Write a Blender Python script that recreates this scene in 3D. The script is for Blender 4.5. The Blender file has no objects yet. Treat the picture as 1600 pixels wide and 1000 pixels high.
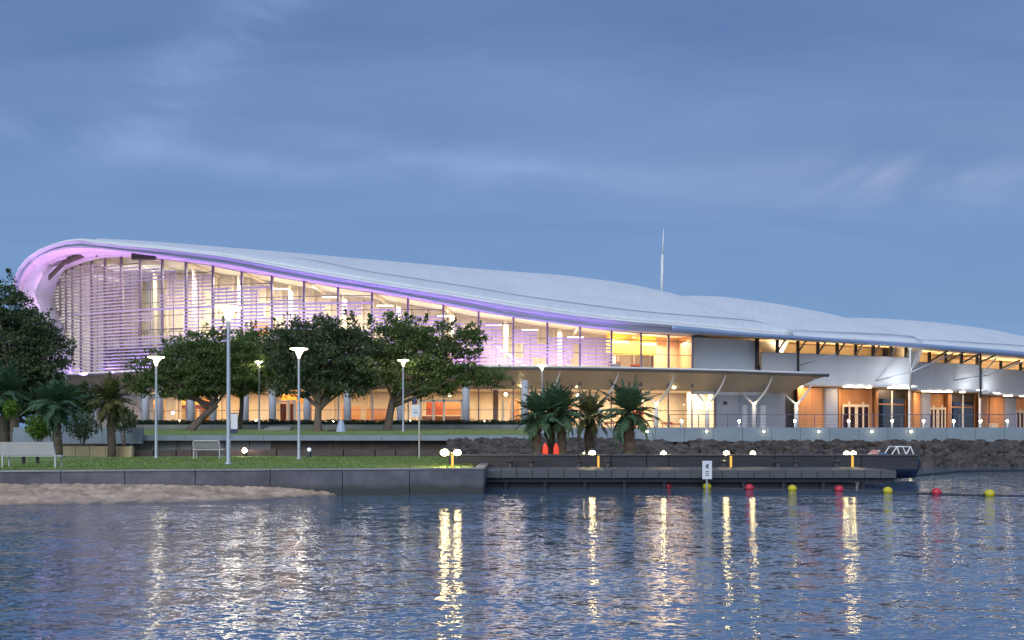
import bpy, math, random
import numpy as np
from mathutils import Vector, Matrix, noise

R = math.radians
rng = random.Random(7)
C = bpy.context.scene.collection
EYE, F0, CX, HY = 1.9, 1500.0, 800.0, 680.0

# ------------------------------------------------------------------ camera
cam_data = bpy.data.cameras.new('camera')
cam = bpy.data.objects.new('camera', cam_data); C.objects.link(cam)
cam.location = (0, 0, EYE); cam.rotation_euler = (R(90), 0, 0)
cam_data.sensor_width = 36.0; cam_data.lens = 36.0*F0/1600.0
cam_data.shift_y = 180.0/1600.0
cam_data.clip_end = 3000; cam_data.clip_start = 0.1
bpy.context.scene.camera = cam

# ------------------------------------------------------------------ world: dusk sky
world = bpy.data.worlds.new('World'); bpy.context.scene.world = world
world.use_nodes = True
nt = world.node_tree; nt.nodes.clear()
def N(tree, typ, **kw):
    n = tree.nodes.new(typ)
    for k, v in kw.items(): setattr(n, k, v)
    return n
def L(tree, a, b): tree.links.new(a, b)
def math_(tree, op, a, b=None, c=None, clamp=False):
    n = tree.nodes.new('ShaderNodeMath'); n.operation = op; n.use_clamp = clamp
    for i, v in enumerate((a, b, c)):
        if v is None: continue
        if isinstance(v, (int, float)): n.inputs[i].default_value = v
        else: tree.links.new(v, n.inputs[i])
    return n.outputs[0]
def mixc(tree, fac, a, b, bt='MIX'):
    n = tree.nodes.new('ShaderNodeMix'); n.data_type = 'RGBA'; n.blend_type = bt
    for i, v in ((0, fac), (6, a), (7, b)):
        if isinstance(v, (int, float)): n.inputs[i].default_value = v
        elif isinstance(v, tuple): n.inputs[i].default_value = (*v, 1) if len(v) == 3 else v
        else: tree.links.new(v, n.inputs[i])
    return n.outputs[2]
def ramp(tree, fac, stops):
    n = tree.nodes.new('ShaderNodeValToRGB'); cr = n.color_ramp
    while len(cr.elements) > 1: cr.elements.remove(cr.elements[-1])
    for i, (p, c) in enumerate(stops):
        e = cr.elements[0] if i == 0 else cr.elements.new(p)
        e.position = p; e.color = (*c, 1)
    if not isinstance(fac, (int, float)): tree.links.new(fac, n.inputs[0])
    return n.outputs[0]

SUN_EL, SUN_AZ = 24.0, 205.0     # soft remains of daylight, from behind the camera
sky = N(nt, 'ShaderNodeTexSky', sky_type='NISHITA', sun_disc=False)
sky.sun_elevation = R(3.0); sky.sun_rotation = R(SUN_AZ); sky.air_density = 1.0; sky.dust_density = 0.6; sky.ozone_density = 4.0
tc = N(nt, 'ShaderNodeTexCoord')
sep = N(nt, 'ShaderNodeSeparateXYZ'); L(nt, tc.outputs['Generated'], sep.inputs[0])
grad = ramp(nt, sep.outputs['Z'], [(0.0, (.165,.325,.570)), (.10, (.200,.345,.600)), (.20, (.185,.320,.590)),
                                   (.30, (.150,.258,.510)), (.42, (.105,.190,.420)), (.7, (.13,.21,.42)), (1.0, (.11,.18,.38))])
base = mixc(nt, 0.93, mixc(nt, 1.0, sky.outputs[0], (.1,.1,.1), 'MULTIPLY'), grad)
# thin high cloud: stretched, tilted noise in direction space, divided by height like a real layer
zc = math_(nt, 'ADD', math_(nt, 'MAXIMUM', sep.outputs['Z'], 0.0), 0.22)
u = math_(nt, 'DIVIDE', sep.outputs['X'], zc); v = math_(nt, 'DIVIDE', sep.outputs['Y'], zc)
cmb = N(nt, 'ShaderNodeCombineXYZ'); L(nt, u, cmb.inputs[0]); L(nt, v, cmb.inputs[1])
mp = N(nt, 'ShaderNodeMapping'); mp.inputs['Rotation'].default_value = (0, 0, R(28)); mp.inputs['Scale'].default_value = (.7, 2.0, 1)
L(nt, cmb.outputs[0], mp.inputs[0])
nz = N(nt, 'ShaderNodeTexNoise'); nz.inputs['Scale'].default_value = 1.1; nz.inputs['Detail'].default_value = 6; nz.inputs['Roughness'].default_value = .52; nz.inputs['Distortion'].default_value = .5
L(nt, mp.outputs[0], nz.inputs['Vector'])
cl = ramp(nt, nz.outputs['Fac'], [(.40, (0,0,0)), (.70, (1,1,1))])
def blob(x0, z0, rx, rz, tilt, amt):
    dx = math_(nt, 'SUBTRACT', sep.outputs['X'], x0); dz = math_(nt, 'SUBTRACT', sep.outputs['Z'], z0)
    c_, s_ = math.cos(tilt), math.sin(tilt)
    a = math_(nt, 'MULTIPLY', math_(nt, 'ADD', math_(nt, 'MULTIPLY', dx, c_), math_(nt, 'MULTIPLY', dz, s_)), 1/rx)
    b = math_(nt, 'MULTIPLY', math_(nt, 'SUBTRACT', math_(nt, 'MULTIPLY', dz, c_), math_(nt, 'MULTIPLY', dx, s_)), 1/rz)
    d = math_(nt, 'ADD', math_(nt, 'MULTIPLY', a, a), math_(nt, 'MULTIPLY', b, b))
    g = math_(nt, 'POWER', 2.718, math_(nt, 'MULTIPLY', d, -1.0))
    return math_(nt, 'MULTIPLY', g, amt)
n2 = N(nt, 'ShaderNodeTexNoise'); n2.inputs['Scale'].default_value = 3.4; n2.inputs['Detail'].default_value = 7; n2.inputs['Distortion'].default_value = .7; n2.inputs['Roughness'].default_value = .6
m2 = N(nt, 'ShaderNodeMapping'); m2.inputs['Scale'].default_value = (1, 1, 3.0); m2.inputs['Rotation'].default_value = (0, R(-12), 0)
L(nt, tc.outputs['Generated'], m2.inputs[0]); L(nt, m2.outputs[0], n2.inputs['Vector'])
wisp = ramp(nt, n2.outputs['Fac'], [(.40, (0,0,0)), (.66, (1,1,1))])
bl = math_(nt, 'ADD', math_(nt, 'ADD', blob(.365, .243, .10, .020, -.10, .85), blob(-.29, .34, .13, .026, .72, .75)),
           math_(nt, 'ADD', blob(-.30, .265, .30, .016, -.06, .5), blob(.05, .262, .30, .016, -.12, .55)))
cover = math_(nt, 'ADD', math_(nt, 'MULTIPLY', cl, .32), math_(nt, 'MULTIPLY', bl, math_(nt, 'ADD', math_(nt, 'MULTIPLY', wisp, .9), .15)), clamp=True)
warm = mixc(nt, math_(nt, 'MULTIPLY', blob(.40, .25, .22, .05, 0, 1.0), .8), (.29,.43,.74), (.44,.48,.68))
col = mixc(nt, cover, base, warm)
bg = N(nt, 'ShaderNodeBackground'); bg.inputs['Strength'].default_value = 1.0
L(nt, col, bg.inputs['Color'])
wo = N(nt, 'ShaderNodeOutputWorld'); L(nt, bg.outputs[0], wo.inputs[0])

sun_d = bpy.data.lights.new('sun', 'SUN'); sun_d.energy = 2.3; sun_d.angle = R(60); sun_d.color = (.97,.98,1.0)
sun = bpy.data.objects.new('sun', sun_d); C.objects.link(sun)
sun.rotation_euler = (R(90-38), 0, R(-18)); sun.location = (0, 0, 60)

sc = bpy.context.scene
sc.view_settings.view_transform = 'Standard'; sc.view_settings.look = 'None'
sc.view_settings.exposure = 0; sc.view_settings.gamma = 1; sc.view_settings.use_curve_mapping = False
sc.render.engine = 'CYCLES'
cy = sc.cycles
cy.use_denoising = True
cy.max_bounces = 6; cy.diffuse_bounces = 3; cy.glossy_bounces = 3; cy.transmission_bounces = 3; cy.transparent_max_bounces = 10
cy.sample_clamp_indirect = 4.0; cy.sample_clamp_direct = 30.0; cy.caustics_reflective = False; cy.caustics_refractive = False

# ------------------------------------------------------------------ helpers
def at(px, py, D): return Vector(((px-CX)/F0*D, D, EYE+(HY-py)/F0*D))
def gx(px, D): return (px-CX)/F0*D

def curve(tab):
    """monotone cubic through (x, y) rows"""
    x = np.array([a for a, b in tab], float); y = np.array([b for a, b in tab], float)
    h = np.diff(x); d = np.diff(y)/h
    m = np.zeros(len(x)); m[0] = d[0]; m[-1] = d[-1]
    for i in range(1, len(x)-1):
        m[i] = 0 if d[i-1]*d[i] <= 0 else 2*d[i-1]*d[i]/(d[i-1]+d[i])
    def f(t):
        t = min(max(t, x[0]), x[-1]); i = min(max(int(np.searchsorted(x, t))-1, 0), len(h)-1)
        s = (t-x[i])/h[i]
        return float((2*s**3-3*s**2+1)*y[i]+(s**3-2*s**2+s)*h[i]*m[i]+(-2*s**3+3*s**2)*y[i+1]+(s**3-s**2)*h[i]*m[i+1])
    return f

MATS = {}
def mat(name, col, rough=.6, metal=0.0, var=.12, scale=1.5, bump=0.0, bscale=20, emit=None, estr=0, spec=.5, col2=None, stretch=(1,1,1), coat=0):
    if name in MATS: return MATS[name]
    m = bpy.data.materials.new(name); m.use_nodes = True; t = m.node_tree
    p = t.nodes['Principled BSDF']
    g = N(t, 'ShaderNodeNewGeometry')
    mpn = N(t, 'ShaderNodeMapping'); mpn.inputs['Scale'].default_value = stretch; L(t, g.outputs['Position'], mpn.inputs[0])
    n1 = N(t, 'ShaderNodeTexNoise'); n1.inputs['Scale'].default_value = scale; n1.inputs['Detail'].default_value = 6; n1.inputs['Roughness'].default_value = .6
    L(t, mpn.outputs[0], n1.inputs['Vector'])
    hi = tuple(min(1, c*(1+var)) for c in col); lo = tuple(c*(1-var) for c in (col2 or col))
    c_ = ramp(t, n1.outputs['Fac'], [(.30, lo), (.70, hi)])
    L(t, c_, p.inputs['Base Color'])
    p.inputs['Roughness'].default_value = rough; p.inputs['Metallic'].default_value = metal
    p.inputs['Specular IOR Level'].default_value = spec
    if coat: p.inputs['Coat Weight'].default_value = coat
    if bump:
        n3 = N(t, 'ShaderNodeTexNoise'); n3.inputs['Scale'].default_value = bscale; n3.inputs['Detail'].default_value = 4
        L(t, mpn.outputs[0], n3.inputs['Vector'])
        b = N(t, 'ShaderNodeBump'); b.inputs['Strength'].default_value = bump; b.inputs['Distance'].default_value = .03
        L(t, n3.outputs['Fac'], b.inputs['Height']); L(t, b.outputs[0], p.inputs['Normal'])
    if emit:
        p.inputs['Emission Color'].default_value = (*emit, 1); p.inputs['Emission Strength'].default_value = estr
    MATS[name] = m
    return m

class MB:
    """collects shapes into one mesh"""
    def __init__(s): s.v = []; s.f = []
    def add(s, vs, fs):
        o = len(s.v); s.v += [tuple(a) for a in vs]; s.f += [tuple(i+o for i in f) for f in fs]; return s
    def hexa(s, p):   # 8 corners: 4 bottom, 4 top
        return s.add(p, [(3,2,1,0),(4,5,6,7),(0,1,5,4),(1,2,6,5),(2,3,7,6),(3,0,4,7)])
    def box(s, x0, x1, y0, y1, z0, z1):
        return s.hexa([(x0,y0,z0),(x1,y0,z0),(x1,y1,z0),(x0,y1,z0),(x0,y0,z1),(x1,y0,z1),(x1,y1,z1),(x0,y1,z1)])
    def wall(s, a, b, z0, z1, t=.2, out=0.0):
        """upright slab from a to b (xy), front face towards -y side shifted by out, thickness t behind"""
        ax, ay = a[0], a[1]; bx, by = b[0], b[1]
        d = Vector((bx-ax, by-ay)); n = Vector((d.y, -d.x)).normalized()
        if n.y > 0: n = -n
        f0 = (ax+n.x*out, ay+n.y*out); f1 = (bx+n.x*out, by+n.y*out)
        g0 = (f0[0]-n.x*t, f0[1]-n.y*t); g1 = (f1[0]-n.x*t, f1[1]-n.y*t)
        za = z0 if isinstance(z0, tuple) else (z0, z0); zb = z1 if isinstance(z1, tuple) else (z1, z1)
        return s.hexa([(*f0,za[0]),(*f1,za[1]),(*g1,za[1]),(*g0,za[0]),(*f0,zb[0]),(*f1,zb[1]),(*g1,zb[1]),(*g0,zb[0])])
    def tube(s, pts, rad, n=8, cap=True):
        pts = [Vector(p) for p in pts]
        rs = rad if isinstance(rad, (list, tuple)) else [rad]*len(pts)
        rings = []; prev = None
        for i, p in enumerate(pts):
            d = (pts[min(i+1, len(pts)-1)]-pts[max(i-1, 0)]).normalized()
            ref = Vector((0,0,1)) if abs(d.z) < .9 else Vector((1,0,0))
            if prev is not None: ref = prev
            a = d.cross(ref)
            a = a.normalized() if a.length > 1e-6 else d.orthogonal().normalized()
            b = a.cross(d).normalized(); prev = b
            rings.append([p+(a*math.cos(k*2*math.pi/n)+b*math.sin(k*2*math.pi/n))*rs[i] for k in range(n)])
        o = len(s.v)
        for r in rings: s.v += [tuple(q) for q in r]
        for i in range(len(rings)-1):
            for k in range(n):
                k2 = (k+1) % n
                s.f.append((o+i*n+k, o+i*n+k2, o+(i+1)*n+k2, o+(i+1)*n+k))
        if cap:
            s.f.append(tuple(o+k for k in range(n))[::-1]); s.f.append(tuple(o+(len(rings)-1)*n+k for k in range(n)))
        return s
    def lathe(s, prof, c=(0,0,0), n=20):
        o = len(s.v)
        for r, z in prof:
            for k in range(n):
                a = 2*math.pi*k/n; s.v.append((c[0]+r*math.cos(a), c[1]+r*math.sin(a), c[2]+z))
        for i in range(len(prof)-1):
            for k in range(n):
                k2 = (k+1) % n; s.f.append((o+i*n+k, o+i*n+k2, o+(i+1)*n+k2, o+(i+1)*n+k))
        return s
    def ball(s, c, r, n=10, sq=1.0):
        m = max(4, n//2+1)
        return s.lathe([(max(1e-4, r*math.sin(math.pi*i/m)), -r*sq*math.cos(math.pi*i/m)) for i in range(m+1)], c, n)
    def grid(s, rows):
        o = len(s.v); w = len(rows[0])
        for r in rows: s.v += [tuple(p) for p in r]
        for i in range(len(rows)-1):
            for j in range(w-1):
                s.f.append((o+i*w+j, o+i*w+j+1, o+(i+1)*w+j+1, o+(i+1)*w+j))
        return s
    def mesh(s, name, m=None, smooth=False, off=(0,0,0)):
        me = bpy.data.meshes.new(name)
        vs = s.v if tuple(off) == (0,0,0) else [(a-off[0], b-off[1], c-off[2]) for a, b, c in s.v]
        me.from_pydata(vs, [], s.f)
        if m: me.materials.append(m)
        if smooth: me.polygons.foreach_set('use_smooth', [True]*len(me.polygons))
        me.update(); return me
    def build(s, name, m, parent=None, smooth=False, world=True, kind=None, solid=0):
        off = (0,0,0)
        if parent is not None and world: off = wloc(parent)
        o = bpy.data.objects.new(name, s.mesh(name, m, smooth, off)); C.objects.link(o)
        if parent is not None: o.parent = parent
        if kind: o['kind'] = kind
        if solid:
            md = o.modifiers.new('solid', 'SOLIDIFY'); md.thickness = solid; md.offset = 0
        return o
def wloc(o):
    v = Vector(o.location)
    while o.parent: o = o.parent; v += Vector(o.location)
    return tuple(v)
def thing(name, label, cat, loc=(0,0,0), group=None, rz=0):
    o = bpy.data.objects.new(name, None); C.objects.link(o); o.location = loc; o.rotation_euler = (0,0,rz)
    o.empty_display_size = .2
    o['label'] = label; o['category'] = cat
    if group: o['group'] = group
    return o
def tag(o, label, cat, group=None):
    o['label'] = label; o['category'] = cat
    if group: o['group'] = group
    return o
def struct(o): o['kind'] = 'structure'; return o
CH = {}
def dup(root, loc, label, rz=None, sc_=None):
    r = root.copy(); C.objects.link(r); r.location = loc; r['label'] = label
    if rz is not None: r.rotation_euler = (0,0,rz)
    if sc_ is not None: r.scale = (sc_, sc_, sc_)
    kids = CH.setdefault(root.name, list(root.children))
    for ch in kids:
        c = ch.copy(); C.objects.link(c); c.parent = r
        for g in CH.setdefault(ch.name, list(ch.children)):
            d = g.copy(); C.objects.link(d); d.parent = c
    return r
def area(name, loc, rot, sx, sy, power, col, spread=180):
    d = bpy.data.lights.new(name, 'AREA'); d.shape = 'RECTANGLE'; d.size = sx; d.size_y = sy; d.energy = power; d.color = col; d.spread = R(spread)
    o = bpy.data.objects.new(name, d); C.objects.link(o); o.location = loc; o.rotation_euler = rot
    return o

# ------------------------------------------------------------------ materials
M_roof = mat('roof_metal', (.72,.77,.79), .42, .0, .05, .25, stretch=(1,1,1), spec=.6)
def seams(m, step, dark=.90):
    t = m.node_tree; p = t.nodes['Principled BSDF']; src = p.inputs['Base Color'].links[0].from_socket
    g = N(t, 'ShaderNodeNewGeometry'); sp = N(t, 'ShaderNodeSeparateXYZ'); L(t, g.outputs['Position'], sp.inputs[0])
    def line(sock, st, w):
        f = math_(t, 'FRACT', math_(t, 'MULTIPLY', sock, 1/st)); return math_(t, 'LESS_THAN', f, w)
    l1 = line(math_(t, 'SUBTRACT', sp.outputs['X'], math_(t, 'MULTIPLY', sp.outputs['Y'], .25)), step, .10)
    l2 = line(math_(t, 'ADD', sp.outputs['Y'], math_(t, 'MULTIPLY', sp.outputs['X'], -.08)), 6.1, .02)
    ln = math_(t, 'MAXIMUM', l1, l2)
    mp_ = N(t, 'ShaderNodeMapping'); mp_.inputs['Scale'].default_value = (1.3, .12, .3); L(t, g.outputs['Position'], mp_.inputs[0])
    n = N(t, 'ShaderNodeTexNoise'); n.inputs['Scale'].default_value = 1.0; n.inputs['Detail'].default_value = 6; L(t, mp_.outputs[0], n.inputs['Vector'])
    st = ramp(t, n.outputs['Fac'], [(.35, (.955,.96,.955)), (.62, (1,1,1))])
    c1 = mixc(t, 1.0, src, st, 'MULTIPLY'); dk = mixc(t, 1.0, c1, (dark,dark,dark), 'MULTIPLY')
    L(t, mixc(t, ln, c1, dk), p.inputs['Base Color'])
seams(M_roof, .9, .93)
M_fascia = mat('fascia_metal', (.42,.47,.56), .35, .2, .05, .4)
M_gutter = mat('gutter', (.70,.73,.75), .4, .0, .05, .4)
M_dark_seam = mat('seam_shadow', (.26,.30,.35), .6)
M_soffit = mat('soffit_panels', (.50,.47,.51), .55, 0, .05, .5)
M_baffle = mat('soffit_baffle', (.05,.05,.03), .7)
M_mull = mat('mullion_steel', (.17,.14,.19), .5, .3, .1, 2)
M_white = mat('white_steel', (.72,.72,.70), .4, 0, .05, 2)
M_louvre = mat('louvre_aluminium', (.46,.41,.48), .4, .1, .08, 1)
M_panel = mat('grey_wall_panel', (.66,.71,.76), .45, 0, .05, .3)
M_panel2 = mat('pale_wall_panel', (.76,.79,.81), .45, 0, .05, .3)
M_darkst = mat('dark_steel', (.045,.045,.05), .5)
M_beige = mat('beige_plaster', (.70,.60,.47), .8, 0, .06, .6)
M_cream = mat('cream_plaster', (.72,.62,.46), .8, 0, .06, .6)
M_wood = mat('warm_timber', (.42,.20,.09), .5, 0, .15, 1, stretch=(1,1,.15))
M_orange = mat('orange_panel', (.80,.28,.03), .55, 0, .08, 1)
M_yellow = mat('yellow_panel', (.85,.48,.06), .6, 0, .08, 1)
M_redp = mat('dark_red_panel', (.34,.07,.03), .55, 0, .1, 1)
M_bluepil = mat('blue_grey_pillar', (.30,.35,.48), .5, 0, .05, 1)
M_canopy_u = mat('canopy_lining', (.40,.35,.28), .55, 0, .06, .4)
M_canopy_e = mat('canopy_edge', (.60,.60,.60), .4, 0, .05, .6)
M_conc = mat('concrete', (.33,.33,.33), .8, 0, .14, .9, .25, 14, col2=(.26,.26,.27))
M_conc_b = mat('bluish_concrete', (.24,.30,.34), .7, 0, .12, .8, .2, 14)
M_conc_w = mat('quay_wall_concrete', (.145,.145,.165), .8, 0, .2, 1.2, .35, 16, col2=(.10,.10,.115))
def wetline(m, z0, z1, tint):
    t = m.node_tree; p = t.nodes['Principled BSDF']; src = p.inputs['Base Color'].links[0].from_socket
    g = N(t, 'ShaderNodeNewGeometry'); sp = N(t, 'ShaderNodeSeparateXYZ'); L(t, g.outputs['Position'], sp.inputs[0])
    n = N(t, 'ShaderNodeTexNoise'); n.inputs['Scale'].default_value = 2.5; n.inputs['Detail'].default_value = 5; L(t, g.outputs['Position'], n.inputs['Vector'])
    h = math_(t, 'ADD', sp.outputs['Z'], math_(t, 'MULTIPLY', math_(t, 'SUBTRACT', n.outputs['Fac'], .5), .22))
    mr = N(t, 'ShaderNodeMapRange'); L(t, h, mr.inputs[0])
    for i, v_ in ((1, z0), (2, z1), (3, 1.0), (4, 0.0)): mr.inputs[i].default_value = v_
    L(t, mixc(t, mr.outputs[0], src, tint), p.inputs['Base Color'])
    rr = math_(t, 'SUBTRACT', .9, math_(t, 'MULTIPLY', mr.outputs[0], .5)); L(t, rr, p.inputs['Roughness'])
wetline(M_conc_w, .20, .42, (.045,.050,.045))
M_pave = mat('paving', (.27,.26,.25), .8, 0, .15, 1.4, .2, 20)
M_sandst = mat('sandstone_wall', (.50,.40,.24), .8, 0, .12, 1.2, .2, 14)
M_block = mat('brown_block', (.090,.065,.062), .8, 0, .25, 2, .3, 14)
M_rock = mat('rock', (.075,.064,.058), .85, 0, .6, 1.2, .5, 9, col2=(.032,.027,.024))
M_timber = mat('dark_timber', (.035,.035,.042), .7, 0, .3, 1.5, .3, 14, stretch=(.3,1,1))
M_deck = mat('deck_boards', (.085,.092,.095), .7, 0, .2, 2, .2, 20, stretch=(.3,1,1))
M_soil = mat('soil', (.09,.07,.05), .95, 0, .3, 1.5, .5, 8)
M_bark = mat('bark', (.17,.13,.10), .9, 0, .3, 3, .6, 12, stretch=(1,1,.4))
M_bark_p = mat('palm_bark', (.10,.08,.06), .95, 0, .35, 6, .8, 16, stretch=(.6,.6,2))
M_pole = mat('galvanised_pole', (.42,.47,.52), .4, .3, .06, 3)
M_bench = mat('bench_metal', (.56,.54,.55), .5, 0, .06, 3)
M_red = mat('red_float', (.55,.03,.05), .35, 0, .1, 5)
M_yel = mat('yellow_float', (.62,.52,.02), .35, 0, .1, 5)
M_rope = mat('rope', (.06,.06,.07), .8)
M_signw = mat('sign_white', (.75,.76,.78), .5, 0, .03, 4)
M_signb = mat('sign_navy', (.03,.04,.10), .5)
M_lbox = mat('lamp_glow', (.9,.85,.75), .5, emit=(1,.83,.55), estr=9)
M_lamp = mat('lamp_head_glow', (.9,.88,.75), .5, emit=(1,.90,.62), estr=80)
M_cup = mat('lamp_cup_glow', (.8,.8,.72), .4, emit=(1,.86,.56), estr=2.5)
M_flood = mat('flood_glow', (.9,.85,.7), .5, emit=(1,.76,.34), estr=170)
M_small = mat('small_light_glow', (.9,.85,.75), .5, emit=(1,.80,.45), estr=150)
M_strip = mat('soffit_strip_glow', (.9,.85,.75), .5, emit=(1,.78,.48), estr=3)
M_amber = mat('amber_light_post', (.60,.32,.04), .5, emit=(1,.5,.08), estr=.8)
M_orl = mat('orange_timber_panel', (.62,.30,.13), .5, 0, .12, 1, stretch=(1,1,.2))
M_doorl = mat('pale_door_frame', (.80,.68,.52), .5)

def leafmat(name, col, col2, trans=.35):
    m = bpy.data.materials.new(name); m.use_nodes = True; t = m.node_tree
    p = t.nodes['Principled BSDF']; out = t.nodes['Material Output']
    g = N(t, 'ShaderNodeNewGeometry'); n1 = N(t, 'ShaderNodeTexNoise'); n1.inputs['Scale'].default_value = 1.1; n1.inputs['Detail'].default_value = 5
    L(t, g.outputs['Position'], n1.inputs['Vector'])
    c1 = ramp(t, n1.outputs['Fac'], [(.3, col), (.7, col2)])
    rn = math_(t, 'ADD', math_(t, 'MULTIPLY', g.outputs['Random Per Island'], .9), .55)
    hs = N(t, 'ShaderNodeHueSaturation'); L(t, c1, hs.inputs['Color']); L(t, rn, hs.inputs['Value'])
    L(t, hs.outputs[0], p.inputs['Base Color']); p.inputs['Roughness'].default_value = .5; p.inputs['Specular IOR Level'].default_value = .3
    tr = N(t, 'ShaderNodeBsdfTranslucent'); L(t, hs.outputs[0], tr.inputs['Color'])
    mx = N(t, 'ShaderNodeMixShader'); mx.inputs[0].default_value = trans
    L(t, p.outputs[0], mx.inputs[1]); L(t, tr.outputs[0], mx.inputs[2]); L(t, mx.outputs[0], out.inputs[0])
    return m
M_leaf = leafmat('tree_leaves', (.115,.175,.062), (.18,.26,.085), .5)
M_leafd = leafmat('dark_tree_leaves', (.085,.125,.062), (.12,.17,.075), .4)
M_palm = leafmat('palm_leaves', (.055,.12,.075), (.085,.16,.075), .25)
M_palmo = leafmat('palm_leaves_olive', (.085,.11,.040), (.14,.14,.045), .3)
M_shrub = leafmat('bright_shrub_leaves', (.12,.22,.03), (.20,.30,.05), .4)
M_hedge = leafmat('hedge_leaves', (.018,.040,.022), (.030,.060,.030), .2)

def glassmat(name, tint=(.92,.93,.95), refl=.10, fk=.5):
    m = bpy.data.materials.new(name); m.use_nodes = True; t = m.node_tree; t.nodes.clear()
    out = N(t, 'ShaderNodeOutputMaterial'); tr = N(t, 'ShaderNodeBsdfTransparent'); tr.inputs[0].default_value = (*tint, 1)
    gl = N(t, 'ShaderNodeBsdfGlossy'); gl.inputs['Roughness'].default_value = .03; gl.inputs['Color'].default_value = (.7,.7,.7,1)
    fr = N(t, 'ShaderNodeLayerWeight'); fr.inputs[0].default_value = .35
    f = math_(t, 'ADD', math_(t, 'MULTIPLY', fr.outputs['Fresnel'], fk), refl*.3, clamp=True)
    mx = N(t, 'ShaderNodeMixShader'); L(t, f, mx.inputs[0]); L(t, tr.outputs[0], mx.inputs[1]); L(t, gl.outputs[0], mx.inputs[2]); L(t, mx.outputs[0], out.inputs[0])
    return m
M_glass = glassmat('window_glass')
M_glassd = glassmat('tinted_glass', (.5,.45,.42), .1, .12)

WAVES = ((.7,1.4,11.0,3,6,.54),(.6,1.3,3.2,2,-10,.28),(1,1.2,.6,1,15,.10))
# water
def watermat():
    m = bpy.data.materials.new('water'); m.use_nodes = True; t = m.node_tree
    p = t.nodes['Principled BSDF']
    p.inputs['Base Color'].default_value = (.080,.140,.215,1); p.inputs['Roughness'].default_value = .06; p.inputs['IOR'].default_value = 3.0
    g = N(t, 'ShaderNodeNewGeometry'); sp = N(t, 'ShaderNodeSeparateXYZ'); L(t, g.outputs['Position'], sp.inputs[0])
    def nn(sx, sy, scale, det, rot=0, dist=.3):
        a = N(t, 'ShaderNodeMapping'); a.inputs['Scale'].default_value = (sx, sy, 1); a.inputs['Rotation'].default_value = (0,0,R(rot)); L(t, g.outputs['Position'], a.inputs[0])
        b = N(t, 'ShaderNodeTexNoise'); b.inputs['Scale'].default_value = scale; b.inputs['Detail'].default_value = det; b.inputs['Roughness'].default_value = .55; b.inputs['Distortion'].default_value = dist
        L(t, a.outputs[0], b.inputs['Vector']); return b
    # ripple slopes taken straight from noise so that distant ripples keep their tilt
    pat = ramp(t, nn(.25, 1, .18, 3, 4).outputs['Fac'], [(.35, (.55,.55,.55)), (.65, (1,1,1))])
    fade = N(t, 'ShaderNodeMapRange'); L(t, sp.outputs['Y'], fade.inputs[0])
    for i, v_ in ((1, 29.0), (2, 35.0), (3, 1.0), (4, .30)): fade.inputs[i].default_value = v_
    amp = math_(t, 'MULTIPLY', pat, fade.outputs[0])
    tot = None
    for (sx, sy, sc1, det, rot, am) in WAVES:
        vm = N(t, 'ShaderNodeVectorMath', operation='SUBTRACT'); L(t, nn(sx, sy, sc1, det, rot).outputs['Color'], vm.inputs[0]); vm.inputs[1].default_value = (.5,.5,.5)
        vs = N(t, 'ShaderNodeVectorMath', operation='SCALE'); L(t, vm.outputs[0], vs.inputs[0]); vs.inputs['Scale'].default_value = am
        if tot is None: tot = vs.outputs[0]
        else:
            va = N(t, 'ShaderNodeVectorMath', operation='ADD'); L(t, tot, va.inputs[0]); L(t, vs.outputs[0], va.inputs[1]); tot = va.outputs[0]
    vs = N(t, 'ShaderNodeVectorMath', operation='SCALE'); L(t, tot, vs.inputs[0]); L(t, amp, vs.inputs['Scale'])
    vm = N(t, 'ShaderNodeVectorMath', operation='MULTIPLY'); L(t, vs.outputs[0], vm.inputs[0]); vm.inputs[1].default_value = (.42,1.45,0)
    va = N(t, 'ShaderNodeVectorMath', operation='ADD'); L(t, vm.outputs[0], va.inputs[0]); va.inputs[1].default_value = (0,0,1)
    vn = N(t, 'ShaderNodeVectorMath', operation='NORMALIZE'); L(t, va.outputs[0], vn.inputs[0]); L(t, vn.outputs[0], p.inputs['Normal'])
    return m
M_water = watermat()

# grass sheet and sand
M_grass = mat('lawn', (.17,.25,.06), .9, 0, .3, 2.2, .6, 30, col2=(.12,.20,.055))
M_blade = leafmat('grass_blades', (.15,.24,.045), (.23,.30,.06), .4)
M_sand = mat('sand', (.52,.395,.29), .95, 0, .25, 1.8, .5, 9, col2=(.36,.265,.19))

wetline(M_sand, .0, .10, (.15,.125,.105))

# ------------------------------------------------------------------ setting: water, ground, lawn, beach
b = MB(); b.grid([[(x, y, 0.0) for x in (-400, 0, 400)] for y in (-60, 20, 90)])
struct(b.build('water', M_water))
b = MB(); b.grid([[(x, y, 2.3) for x in (-900, 0, 900)] for y in (77.5, 300, 1500)])
struct(b.build('ground', M_soil))

def wallD(px): return 28.5+2.5*(px/755.0)          # distance of the quay wall face
LZ = .76
def lawn_front(x): # y of the wall face as function of x
    x0, y0 = gx(0, 28.5), 28.5; x1, y1 = gx(755, 31.0), 31.0
    return y0+(x-x0)*(y1-y0)/(x1-x0)
rows = []
NX = 60
for j in range(19):
    s = j/18; r = []
    for i in range(NX+1):
        x = -70+(i/NX)*(70+gx(755, 31.0)-.02)
        if i == NX: x = gx(755, 31.0)
        y = lawn_front(x)+.35+(60.0-lawn_front(x))*s
        xx = x if i < NX else x-min(1, s*3)*1.7
        r.append((xx, y, LZ+.03*noise.noise(Vector((x*.3, y*.3, 0)))+max(0, (-xx-22))*.012*s))
    rows.append(r)
b = MB(); b.grid(rows); struct(b.build('lawn', M_grass, smooth=True))
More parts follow.
